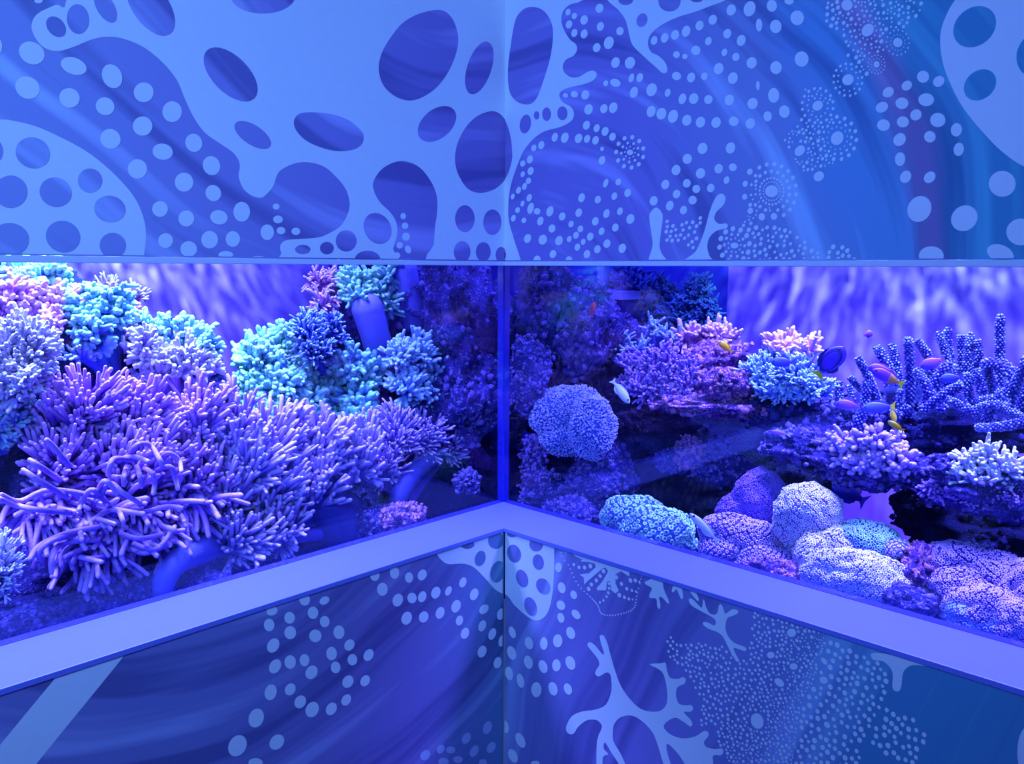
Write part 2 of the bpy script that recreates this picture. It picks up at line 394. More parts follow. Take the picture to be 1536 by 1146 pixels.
# lower left
L.poly(spline([(985,155),(1005,185),(1040,207),(1110,205),(1160,222),(1210,270),(1260,325),(1303,350),(1340,370),(1340,-60),(940,-60),(970,120)], 4), 1, 1, False, B2)
for d in [(1265,95,38,40),(1190,180,37,25,-75),(1272,243,52,34,-75),(1130,115,33,20)]: L.dot(d, 3, 2, False, B2, 24)
for d in [(366,375,25,27),(459,378,25,18,-30),(213,428,27,20,-20),(199,493,25,30),(295,459,25,28),(405,436,25,29),(460,477,23,27),(298,529,28,31),(218,589,36,27,-60),(416,544,29,30),(527,527,26,32),(576,587,28,23,-60),(492,627,25,32),(590,656,23,27),(666,634,30,22,-60),(227,687,36,26,-60),(298,667,27,32),(365,658,23,29),(398,715,34,27,-60),(511,692,23,28),(569,759,31,25,-60),(650,755,28,21,-60),(206,809,38,28,-75),(298,795,30,24,-60),(345,854,32,26,-60),(401,890,38,30,-65),(491,887,32,24,-60),(561,845,29,21,-60),(138,930,46,35,-70),(50,1060,53,41,-60),(235,1043,40,31,-50),(135,1140,34,22),(695,258,23,28),(788,248,22,28),(856,270,19,25),(918,258,27,20,-65),(731,325,25,31),(803,376,31,24,-70),(870,366,22,25),(918,360,27,19,-70),(982,341,29,21,-70),(1041,333,24,14,-65),(1109,293,25,16,-70),(1162,349,29,19,-70),(1077,405,31,21,-70),(845,461,32,24,-70),(925,455,27,22,-70),(1002,436,29,20,-70),(1093,472,24,17,-75),(1119,532,27,19,-70),(1208,419,26,19,-50),(1200,497,28,17,-70),(1247,535,29,17,-70),(1287,442,28,17,-75),(1292,567,28,15,-75),(1199,618,29,20,-70),(1272,670,27,18,-75)]:
    L.dot(d, 1, 1, False, B2)
for d in [(1224,975,32,20,-70),(1125,1025,28,19,-60),(1004,1076,23,18,-60),(1052,1080,22,17),(1162,1085,30,18,-60),(1242,1068,28,19,-60),(932,1105,27,21,-50),(1086,1125,22,17),(1018,1135,25,18),(1203,1140,20,17)]:
    L.dot(d, 2, 1.4, False, B2)
L.poly([(262,738),(590,628),(605,590),(330,590),(262,700)], 1, 1, False, B1)
L.poly([(-450,1600),(262,738),(590,628),(-200,1600)], 1, 1, False, B1)
wl = L.mb.build('wall_left', [M_UL, WALLM, DIMP, M_LL]); tag(wl, kind='structure')

# --- right wall
R = Panel('R')
R.rect(0, 3.2, Z1, EZ+1.3, .012, 0, 0); R.rect(0, 3.2, 0, ZS-LIP, .03, 3, LOW_OFF)
R.poly(spline([(-60,-400),(330,-400),(380,-40),(375,5),(330,20),(300,50),(293,90),(305,130),(330,170),(355,190),(360,215),(345,240),(315,255),(300,280),(305,310),(335,332),(370,330),(410,307),(435,305),(445,322),(430,345),(390,362),(320,378),(290,395),(285,415),(300,440),(335,460),(347,490),(335,520),(290,545),(220,565),(170,600),(130,650),(100,720),(75,800),(65,880),(68,950),(90,1030),(122,1130),(126,1180),(-60,1180)], 4), 1, 1, True, A3)
R.poly(spline([(450,-400),(480,-40),(490,0),(540,45),(570,90),(585,150),(600,195),(650,245),(700,290),(730,315),(748,305),(740,270),(710,240),(680,225),(665,190),(675,150),(720,110),(790,75),(870,50),(950,20),(1000,0),(1100,-60),(1200,-400)], 4), 1, 1, True, A3)
for d in [(570,0,32,22),(758,5,48,45),(640,87,30,23,-70),(875,0,25,10),(139,533,41,24,-80),(187,496,12,18),(230,491,19,29),(298,487,22,30),(30,1095,24,34)]: R.dot(d, 0, 2, True, A3, 24)
R.poly(spline([(165,30),(215,45),(250,95),(257,160),(245,250),(215,350),(185,425),(150,449),(100,435),(70,390),(64,300),(75,200),(95,90),(125,45)]), 0, 2, True, A3)
R.poly(spline(EGG), 0, 2, True, A2)
for d in [(1026,955,39,55),(1063,1095,23,34)]: R.dot(d, 0, 2, True, A2, 24)
R.poly(spline([(670,1125),(685,1050),(672,950),(675,915),(700,892),(725,915),(727,950),(715,1050),(725,1090),(745,1125)]), 1, 1, True, A3)
R.poly(spline([(820,1125),(870,1080),(905,1000),(930,910),(955,850),(980,832),(998,848),(990,880),(960,910),(950,940),(970,962),(1000,960),(1008,970),(1000,982),(960,992),(930,1020),(920,1060),(930,1100),(945,1130)]), 1, 1, True, A3)
D3 = [(322,52,11,15),(349,69,11,14),(391,86,16,21),(326,105,14,18),(349,142,13,18),(391,146,15,20),(457,36,17,20),(461,114,15,20),(545,134,16,18),(497,184,21,28),(445,205,16,20),(526,269,18,24),(588,270,22,26),(484,358,10,13),(525,356,23,17),(594,335,11,20),(630,334,14,20),(605,397,17,25),(681,386,22,29,20),(750,399,12,18),(311,410,11,10),(349,405,16,14),(396,408,17,21),(410,470,18,23),(476,467,16,20),(516,463,18,24),(401,538,15,20),(445,551,13,18),(481,565,15,20),(513,588,14,18),(265,590,13,20),(308,592,16,23),(367,595,16,21),(404,597,13,18),(440,603,14,19),(207,624,13,18),(175,636,11,15),(158,685,13,18),(127,703,11,14),(161,735,13,18),(127,749,9,13),(152,777,11,14),(135,801,10,16),(109,818,10,16),(155,850,11,17),(84,845,8,13),(126,875,8,13),(105,903,10,13),(161,895,13,25,15),(189,908,14,14),(87,938,10,15),(132,947,10,12),(468,640,8,10),(468,689,14,19),(484,787,10,20),(538,782,12,15),(521,843,12,17),(578,829,14,18),(380,850,14,20),(450,858,13,17),(244,908,15,23),(203,950,13,20),(297,930,14,18),(368,914,14,19),(487,918,13,20),(545,908,12,17),(590,941,17,22),(439,951,14,19),(525,978,14,18),(253,982,15,18),(335,963,11,15),(375,984,12,15),(466,994,12,17),(148,1025,15,20),(213,1030,18,22),(283,1034,16,21),(327,1027,10,14),(356,1011,12,16),(417,1017,14,18),(387,1039,10,14),(489,1047,15,19),(362,1062,12,16),(448,1071,14,18),(555,1067,16,21),(257,1092,14,18),(403,1092,14,18),(189,1115,15,17),(326,1115,14,14),
(1023,43,20,25),(1102,38,25,34),(944,85,18,22),(887,110,17,22),(829,135,18,25),(782,150,17,22),(737,163,16,22),(692,174,14,20),(1006,145,17,21),(925,177,14,19),(1066,174,19,25),(871,217,20,21),(994,225,12,17),(1043,245,16,18),(788,235,15,15),(824,243,12,12),(1111,270,22,25),(969,295,21,25),(1030,336,21,26),(788,327,20,18),(851,333,17,22),(908,328,14,17),(813,425,16,24),(862,424,20,24),(925,428,18,20),(1015,430,20,24),(1115,445,22,25),(679,479,19,25),(723,489,21,26),(773,500,21,29),(832,517,20,24),(891,525,20,24),(958,527,20,24),(1034,521,21,21),(1105,531,20,23),(900,638,21,25),(1020,636,20,25),(834,683,20,22),(786,731,19,23),(891,745,20,23),(969,725,18,21),(1030,719,17,17),(1003,774,12,17),(740,793,17,21),(832,788,17,19),(873,812,17,18),(935,808,16,19),(788,834,16,19),(857,860,18,19),(690,863,17,21),(759,884,16,22),(818,903,15,19),(1103,738,12,14),(1083,790,11,14),(1081,846,11,13),(1105,906,12,14),(1130,978,10,11),(1128,755,8,8),(1110,794,6,7),(1128,797,6,7),(1108,838,5,6),(1128,835,5,6),(1127,880,7,8)]
D3 = [d if len(d) > 4 else (d[0], d[1], d[3], d[2], -72) for d in D3]
placed = []
def put(pan, d, up, crop, mat=1, lay=1, n=16):
    qx, qy = crop[0]+d[0]/crop[2], crop[1]+d[1]/crop[2]
    if lay == 1 and any((qx-a)**2+(qy-b)**2 < (max(c, 3)*.8)**2 for a, b, c in placed): return
    pan.dot(d, mat, 1.4 if lay == 1 else lay+.4, up, crop, n)
    placed.append((crop[0]+d[0]/crop[2], crop[1]+d[1]/crop[2], max(d[2], d[3])/crop[2]))
for d in D3: put(R, d, True, A3)
for d in [(63,25,22,26),(137,5,20,15),(8,108,14,28),(80,114,25,29),(172,77,29,32),(386,22,24,24),(191,254,30,33),(81,291,25,28),(3,368,8,20),(71,410,24,32),(117,480,23,27),(45,500,18,22),(475,130,30,24,-50),(390,343,26,23,-40),(260,454,24,20,-40),(344,594,31,26,-60),(183,648,26,19,-50),(265,758,24,20,-40),(62,822,28,26),(604,183,20,20),(513,277,13,14),(713,330,26,26),(780,350,26,22,-40),(643,368,24,20,-40),(563,397,26,21,-40),(622,444,28,25),(726,429,34,28),(536,461,28,22,-30),(682,494,26,23,-40),(543,538,28,25),(626,524,26,24),(776,516,33,31),(612,600,30,25,-50),(742,588,25,25),(856,558,29,24,-80),(866,642,29,22,-80),(614,684,30,22,-85),(638,760,28,23,-60),(741,762,28,22,-45),(697,898,58,50,-60),(890,938,60,53,-40),(1053,790,58,56),(1135,997,65,58),(1045,1090,60,38,20),(748,1100,54,42),(72,930,14,15),(20,932,14,16)]:
    put(R, d, True, A4, n=20)
R.poly(spline([(1150,-400),(940,-120),(850,0),(815,60),(790,130),(787,200),(800,280),(830,360),(870,440),(920,510),(980,580),(1050,650),(1146,715),(1300,760),(1600,760),(1900,500),(1900,-400)], 4), 1, 1, True, A4)
for d in [(935,115,100,80,-40),(958,365,76,60,-40),(1205,235,100,88,-60),(1330,520,90,80),(1420,120,90,80)]: R.dot(d, 0, 2, True, A4, 28)
rs = random.Random(5)
def inside(p, poly):
    c = False
    for i in range(len(poly)):
        (x1, y1), (x2, y2) = poly[i-1], poly[i]
        if (y1 > p[1]) != (y2 > p[1]) and p[0] < (x2-x1)*(p[1]-y1)/(y2-y1)+x1: c = not c
    return c
def scatter(pan, poly, tries, r0, r1, gap, up, tilt=-60, asp=1.25, mat=1):
    xs = [p[0] for p in poly]; ys = [p[1] for p in poly]
    for _ in range(tries):
        x, y = rs.uniform(min(xs), max(xs)), rs.uniform(min(ys), max(ys))
        if not inside((x, y), poly): continue
        r = rs.uniform(r0, r1)
        if any((x-a)**2+(y-b)**2 < (r+c+gap)**2 for a, b, c in placed): continue
        pan.dot((x, y, r*math.sqrt(asp), r/math.sqrt(asp), tilt), mat, 1.4, up, (0, 0, 1), 10); placed.append((x, y, r))
def rings(pan, cx, cy, specs, up, asp=.9, tilt=-60):
    for rad, n, r in specs:
        o = rs.random()*6
        for i in range(n):
            a = o+i*2*math.pi/n; x, y = cx+rad*asp*math.cos(a), cy+rad*math.sin(a)
            if any((x-p)**2+(y-q)**2 < (r+c+.6)**2 for p, q, c in placed): continue
            pan.dot((x, y, r*1.1, r*.9, tilt), 1, 1.4, up, (0, 0, 1), 10); placed.append((x, y, r))
put(R, (588,655,14,12), True, A3); rings(R, 945.2, 228.6, [(23, 11, 3.3), (14.5, 9, 2.2), (8.5, 8, 1.4)], True)
put(R, (1037,1055,17,13), True, A3); rings(R, 1102, 368, [(25, 12, 3.9), (17, 10, 2.4), (10.5, 9, 1.6)], True)
scatter(R, [(998,330),(1022,336),(1052,326),(1048,350),(1040,372),(1024,362),(998,360)], 900, 2.5, 3, 1.4, True)
def c4(x, y): return 1136+x/2.865, y/2.865
rings(R, *c4(390,343), [(17, 12, 1.6), (24, 16, 2.2)], True)
rings(R, *c4(260,454), [(17, 13, 1.6), (26, 16, 2.4)], True)
rings(R, *c4(344,594), [(17, 13, 1.3), (24, 14, 2.2), (32, 15, 3.1)], True)
rings(R, *c4(62,822), [(14, 20, 1.3), (20, 22, 1.9), (30, 18, 2.8), (41, 20, 3.2)], True)
rings(R, *c4(475,130), [(14, 12, 1.5), (22, 14, 2.2)], True)
rings(R, *c4(604,183), [(12, 14, 1.0), (19, 16, 1.4)], True)
rings(R, *c4(513,277), [(9, 12, .9), (14, 16, 1.2)], True)
scatter(R, [c4(290,0),(c4(720,0)),c4(700,60),c4(640,110),c4(560,200),c4(500,310),c4(400,400),c4(330,380),c4(380,220),c4(370,130),c4(290,110)], 2500, 1.3, 3.4, 1.5, True)
scatter(R, [c4(190,380),c4(330,400),c4(320,520),c4(340,700),c4(200,740),c4(110,600),c4(190,520)], 1500, 1.2, 3.0, 1.4, True)
scatter(R, [c4(-60,960),c4(60,960),c4(170,1010),c4(260,1080),c4(270,1118),c4(-60,1118)], 900, 2.2, 3.5, 1.6, True)
scatter(R, [c4(310,1060),c4(380,1050),c4(420,1118),c4(300,1118)], 200, 3, 3.8, 1.5, True)
scatter(R, [c4(0,760),c4(-60,960),c4(80,900),c4(20,860)], 300, 1.1, 1.8, 1.2, True)

# lower right
R.poly(spline([(-60,345),(50,345),(100,400),(150,445),(200,472),(240,455),(265,410),(280,330),(287,220),(286,140),(286,60),(0,-60),(-60,-60)]), 1, 1, False, B3)
for d in [(90,66,24,15),(98,157,43,32,75),(202,115,32,32),(212,197,37,26,80),(136,274,43,27,72),(235,311,40,31,60),(176,406,46,28,72),(20,243,36,30)]: R.dot(d, 3, 2, False, B3, 24)
for d in [(307,222,16,23),(322,318,27,18,75),(378,351,21,15,70),(318,400,24,19,60),(318,459,24,16,75),(389,443,26,17,50),(364,530,30,20,70),(90,527,29,15,72),(168,578,30,19,75),(238,580,18,30),(303,567,22,31),(87,624,34,20,72),(165,667,32,20,75),(234,688,32,20,70),(297,682,20,29),(363,671,34,22,70),(75,720,33,18,80),(128,754,34,17,78),(203,796,24,36),(281,792,33,21,75),(351,793,28,18,70),(57,971,30,16,80),(128,1034,38,20,65),(93,1107,34,20,65),(198,1140,20,10)]:
    put(R, d, False, B3)
R.poly(spline([(500,545),(510,540),(520,545),(535,575),(550,630),(570,700),(600,780),(650,850),(700,890),(760,900),(800,885),(818,840),(810,760),(790,710),(740,682),(742,675),(790,672),(805,668),(812,678),(815,700),(830,740),(870,745),(890,737),(903,745),(903,757),(895,770),(865,785),(858,820),(870,860),(900,870),(925,868),(937,877),(937,890),(925,900),(895,902),(925,935),(935,955),(932,965),(922,968),(890,945),(850,928),(800,965),(830,1005),(890,1025),(950,1015),(985,992),(1000,990),(1010,998),(1010,1015),(990,1040),(1000,1065),(1040,1075),(1070,1072),(1080,1080),(1078,1095),(1065,1105),(1030,1110),(1035,1200),(940,1200),(900,1146),(870,1100),(820,1050),(815,1080),(835,1146),(860,1200),(830,1200),(800,1146),(780,1080),(750,1000),(700,945),(650,918),(600,925),(570,955),(562,990),(565,1040),(600,1100),(640,1200),(610,1200),(590,1146),(560,1100),(530,1050),(520,1048),(520,1075),(540,1100),(515,1115),(512,1200),(487,1200),(487,1040),(510,975),(500,950),(480,938),(440,940),(400,970),(380,1000),(365,1006),(350,1000),(342,985),(345,962),(370,920),(420,898),(480,890),(530,865),(555,800),(553,740),(545,720),(530,716),(500,733),(487,732),(479,720),(485,700),(498,680),(490,650),(450,600),(443,585),(447,576),(458,574),(480,590),(510,627),(520,625),(505,575)], 3), 1, 1, False, B3)
R.poly(spline([(918,372),(935,370),(965,400),(980,410),(985,375),(992,380),(1000,410),(1020,440),(1050,440),(1060,400),(1072,398),(1082,420),(1090,440),(1120,420),(1145,422),(1150,435),(1130,448),(1100,460),(1090,500),(1100,540),(1130,575),(1180,595),(1188,605),(1180,615),(1135,600),(1130,610),(1150,650),(1155,662),(1140,662),(1110,610),(1080,550),(1050,525),(1010,510),(985,490),(990,478),(1010,482),(1040,495),(1040,465),(980,430),(930,400)], 3), 1, 1, False, B3)
R.poly(spline([(712,290),(740,275),(750,240),(790,250),(800,320),(825,380),(820,392),(800,370),(780,360),(785,400),(780,418),(770,405),(765,370),(735,365),(735,345),(745,320),(720,305)], 3), 1, 1, False, B3)
R.poly(spline([(850,305),(880,310),(892,360),(882,370),(870,345),(860,325),(845,340),(838,330)], 3), 1, 1, False, B3)
R.poly(spline([(925,335),(950,340),(965,370),(960,380),(945,365)], 3), 1, 1, False, B3)
R.poly([(370,155),(480,165),(640,235),(638,265),(600,240),(572,255),(575,300),(590,330),(575,345),(555,330),(547,285),(535,290),(530,330),(490,330),(485,320),(512,290),(540,240),(528,224),(515,226),(440,290),(428,303),(425,270),(405,255),(450,250),(482,220),(478,205),(450,197),(410,195),(418,185),(385,170)], 1, 1, False, B3)
for x, y, r in [(379,209,7),(404,222,8),(430,223,9),(457,216,10),(449,323,10),(462,302,9),(485,283,9),(503,262,9),(519,240,10),(545,298,7),(545,320,7),(541,341,7),(533,359,6),(518,377,6),(502,386,6),(578,268,10),(603,299,9),(628,322,8),(652,330,7),(671,335,6),(593,352,10),(617,362,8),(638,370,7),(655,372,5),(645,283,10),(668,283,9),(687,290,6)]:
    put(R, (x, y, r*1.15, r*.85, 65), False, B3, lay=2)
arc = spline([(340,150),(358,220),(400,305),(460,365),(490,400),(510,440),(560,447),(620,435),(663,410),(675,350),(697,262),(697,240)], 9)[:99]
for i, (x, y) in enumerate(arc[::1]):
    if i % 2 == 0: R.dot((x, y, 5, 3, 50), 1, 1, False, B3, 8)
for d in [(198,342,26,24),(78,470,22,19),(210,536,23,19),(127,628,32,20,40),(0,850,46,36,70),(383,614,24,20,30),(386,505,24,13,50),(402,872,21,15,50)]:
    put(R, d, False, B4, n=20)
def c5(x, y): return 1136+x/3.84, 860+y/3.84
scatter(R, [(1008,948),(1012,965),(1050,965),(1085,968),(1105,985),(1120,990),(1136,900),(1200,910),(1180,960),(1165,1010),(1150,1060),(1120,1120),(1100,1146),(1075,1110),(1070,1080),(1050,1090),(1055,1050),(1030,1010),(1005,985),(1000,965)], 5000, 1.8, 2.5, 1.4, False, 60, 1.3)
scatter(R, [(1080,1100),(1120,1060),(1160,1010),(1180,940),(1200,910),(1225,915),(1240,960),(1225,1010),(1200,1060),(1190,1146),(1100,1170)], 5000, 1.0, 2.6, 1.0, False, 60, 1.3)
scatter(R, [c5(250,350),c5(420,390),c5(640,480),c5(760,560),c5(740,700),c5(660,850),c5(580,1000),c5(600,1110),c5(230,1110),c5(180,1000),c5(190,760),c5(380,620),c5(300,520)], 5000, 2.6, 4.2, 2.2, False, 60, 1.3)
scatter(R, [c5(740,780),c5(880,820),c5(980,950),c5(900,1110),c5(660,1000),c5(660,940)], 1500, 3.2, 4.2, 2.0, False, 60, 1.3)
R.poly(spline([(655,465),(700,458),(830,480),(980,530),(900,528),(860,545),(838,580),(830,650),(815,678),(790,675),(778,650),(780,580),(760,535),(720,505),(670,498)], 4), 1, 1, False, B4)
R.dot((1560,1030,62,150), 1, 1, False, B4, 28)
wr = R.mb.build('wall_right', [M_UR, WALLM, DIMP, M_LR]); tag(wr, kind='structure')

# ledge, header strips, corner post, glass, shell of the tank
def struct(name, boxes, mat, bevel=0):
    m = MB()
    for a, b in boxes: m.box(a, b)
    o = m.build(name, mat); tag(o, kind='structure')
    if bevel:
        bv = o.modifiers.new('bevel', 'BEVEL'); bv.width = bevel; bv.segments = 2
    return o
def lshape(name, a, b, z0, z1, far, mat, bevel=0):
    """L-shaped slab following the corner, from offset a to offset b behind the wall face"""
    V = [(far, a), (a, a), (a, far), (b, far), (b, b), (far, b)]
    m = MB(); vs = [(x, y, z) for z in (z0, z1) for x, y in V]
    F = [(5, 4, 1, 0), (4, 3, 2, 1), (6, 7, 10, 11), (7, 8, 9, 10)] + [(i, (i+1) % 6, 6+(i+1) % 6, 6+i) for i in range(6)]
    m.add(vs, 0, F, 0, False); o = m.build(name, mat); tag(o, kind='structure')
    if bevel:
        bv = o.modifiers.new('bevel', 'BEVEL'); bv.width = bevel; bv.segments = 2; bv.limit_method = 'ANGLE'
    return o
lshape('trim_1', 0.0, WD+.0005, ZS-LIP, ZS, LX-.6, LEDGEM, .0015)
lshape('trim_2', 0.0, WD-.001, Z2, Z1-.0006, LX-.6, TRIMM, .0008)
kg = NT('acrylic_glass'); kg.t.nodes.remove(kg.b)
fr = kg.math('ADD', .035, kg.math('MULTIPLY', kg.math('POWER', kg.n('ShaderNodeLayerWeight', {'Blend': .5}).outputs['Facing'], 5.0), .9))
mx = kg.n('ShaderNodeMixShader', {0: fr}); kg.t.links.new(kg.n('ShaderNodeBsdfTransparent', {'Color': (.95, .97, 1, 1)}).outputs[0], mx.inputs[1])
kg.t.links.new(kg.n('ShaderNodeBsdfGlossy', {'Color': (1, 1, 1, 1), 'Roughness': .03}).outputs[0], mx.inputs[2]); kg.t.links.new(mx.outputs[0], kg.out.inputs[0])
GT = .020
def pane(name, a, b):
    m = MB(); m.box(a, b); o = m.build(name, kg.m); tag(o, kind='structure'); return o
pane('window_1', (LX, WD, ZS+.0005), (WD-.002, WD+GT, EZ+.16))
pane('window_2', (WD, LX, ZS+.0005), (WD+GT, WD-.002, EZ+.16))
kp = NT('blue_acrylic_edge'); kp.set(kp.b.inputs['Base Color'], (.02, .025, .42)); kp.b.inputs['Roughness'].default_value = .12
struct('trim_3', [((WD-.001, WD-.001, ZS+.0005), (WD+GT, WD+GT, EZ+.16))], kp.m, .003)

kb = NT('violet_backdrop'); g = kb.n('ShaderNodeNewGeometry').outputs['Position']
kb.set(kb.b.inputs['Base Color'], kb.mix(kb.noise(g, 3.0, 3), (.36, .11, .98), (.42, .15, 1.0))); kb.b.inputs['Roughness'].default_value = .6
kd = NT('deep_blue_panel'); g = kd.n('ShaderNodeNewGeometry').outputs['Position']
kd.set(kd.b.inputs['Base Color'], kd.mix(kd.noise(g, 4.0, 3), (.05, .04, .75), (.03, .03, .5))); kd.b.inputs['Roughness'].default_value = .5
BK = WD+TD
struct('wall_tank_left', [((LX, BK, TB), (.20, BK+.02, TT))], kb.m)
struct('wall_tank_right', [((BK, LX, TB), (BK+.02, .02, TT))], kb.m)
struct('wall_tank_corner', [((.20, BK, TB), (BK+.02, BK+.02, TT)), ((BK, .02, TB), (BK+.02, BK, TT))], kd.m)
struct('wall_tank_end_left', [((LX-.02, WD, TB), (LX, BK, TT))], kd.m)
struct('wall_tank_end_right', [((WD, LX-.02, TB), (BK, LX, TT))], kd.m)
kf = rockmat('sand_floor', (.006, .007, .07), (.02, .018, .13), (.10, .08, .30), .60, 9)
lshape('floor_tank', WD, BK+.02, TB-.02, TB, LX, kf)
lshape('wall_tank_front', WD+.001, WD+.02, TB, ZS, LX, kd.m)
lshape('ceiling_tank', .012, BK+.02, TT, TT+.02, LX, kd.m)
kfl = plain('floor_vinyl', (.10, .11, .16), .5)
struct('floor', [((-4.2, -4.2, -.03), (0.0, 0.0, 0))], kfl)
kce = plain('ceiling_paint', (.3, .32, .4), .8)
struct('ceiling', [((-4.2, -4.2, EZ+1.3), (0.0, 0.0, EZ+1.33))], kce)
# ------------------------------------------------------------------ reef materials
VIO = coral('violet_flesh', (.15, .04, .52), (1.0, .55, 1.0), .40, 1.12)  # dark foot colour also carries the shade between the lobes
VIO2 = coral('lilac_flesh', (.15, .07, .55), (.92, .62, 1.0), .38, 1.12)
WHT = coral('white_flesh', (.45, .32, .85), (1.0, 1.0, 1.0), .20, .9, scale=300)
CYA = coral('cyan_flesh', (.08, .22, .62), (.50, 1.0, .70), .15, .85, scale=300)
TEA = coral('teal_flesh', (.06, .20, .62), (.42, .95, .75), .15, .95, scale=300)
SKY = coral('sky_blue_flesh', (.10, .16, .72), (.60, .90, .92), .25, 1.0, scale=300)
PNK = coral('pink_flesh', (.55, .12, .62), (1.0, .66, .80), .2, .9, scale=300)
NAV = coral('navy_flesh', (.03, .05, .40), (.45, .70, .90), .55, 1.1, scale=300)
STK = coral('stalk_flesh', (.03, .03, .26), (.07, .06, .36), .1, .9, .15, 160)
BUSH = coral('purple_bush', (.12, .04, .40), (.75, .42, 1.0), .5, 1.15, scale=300)
DIM = coral('shade_tinted_bush', (.03, .06, .32), (.06, .14, .50), .3, 1.0, scale=300)  # dimness of the back corner put into the colour
STAG = coral('staghorn_flesh', (.04, .02, .34), (.40, .50, .90), .55, 1.1, scale=300)
ZWHT = coral('white_polyp', (.20, .12, .50), (1.0, .92, 1.0), .25, .9, .2, var=.12)
ZGRN = coral('green_polyp', (.05, .10, .40), (.55, 1.0, .72), .3, 1.1, .2, var=.9)
ZLIL = coral('lilac_polyp', (.06, .02, .32), (.85, .55, 1.0), .3, 1.0, .2, var=.2)
ZPUR = coral('purple_polyp', (.10, .03, .42), (.45, .22, .95), .3, 1.0, .2, var=.2)
ZSKY = coral('turquoise_polyp', (.12, .08, .55), (.55, .78, .95), .3, 1.1, .2, var=.7)
GONI = coral('daisy_polyp', (.06, .12, .50), (.62, .55, 1.0), .3, 1.0, .2, var=.5)
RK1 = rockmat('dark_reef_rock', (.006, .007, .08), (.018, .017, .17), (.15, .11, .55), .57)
RK0 = rockmat('shade_tinted_rock', (.002, .003, .05), (.005, .006, .08), (.02, .02, .15), .62)  # near-black variant: shade under the overhangs put into the colour
STK2 = coral('pale_stalk_flesh', (.10, .09, .50), (.26, .24, .78), .1, .9, .15, 160)
RK2 = rockmat('purple_reef_rock', (.012, .011, .13), (.045, .030, .30), (.40, .26, .90), .55)
RK3 = rockmat('pink_crusted_rock', (.04, .02, .20), (.22, .06, .42), (1.0, .40, .62), .53)

# ------------------------------------------------------------------ reef builders
ZUP = np.array([0, 0, 1.0])
def basis(P):
    V = CAM-np.array(P); V = V.copy(); V[2] *= .5; V = V/np.linalg.norm(V)
    Rr = np.cross(ZUP, V); Rr = Rr/np.linalg.norm(Rr)
    return Rr, np.cross(V, Rr), V       # right, up, toward the viewer
STY = {  # spacing, fingers per tuft, length, radius, spread, up bias, taper, curl
 'long':  (23, 6, 42, 3.8, .28, .85, .78, .20),
 'curl':  (22, 4, 44, 4.3, .75, -.1, .85, .9),
 'fine':  (12, 4, 20, 2.0, .5, .5, .8, .2),
 'knob':  (15, 5, 14, 4.2, .75, .45, .92, .1),
 'knobl': (15, 5, 20, 3.4, .6, .5, .88, .1),
 'acro':  (9, 3, 12, 2.5, .55, .5, .7, .05),
 'fork':  (13, 3, 20, 2.3, .8, .4, .75, .2),
}
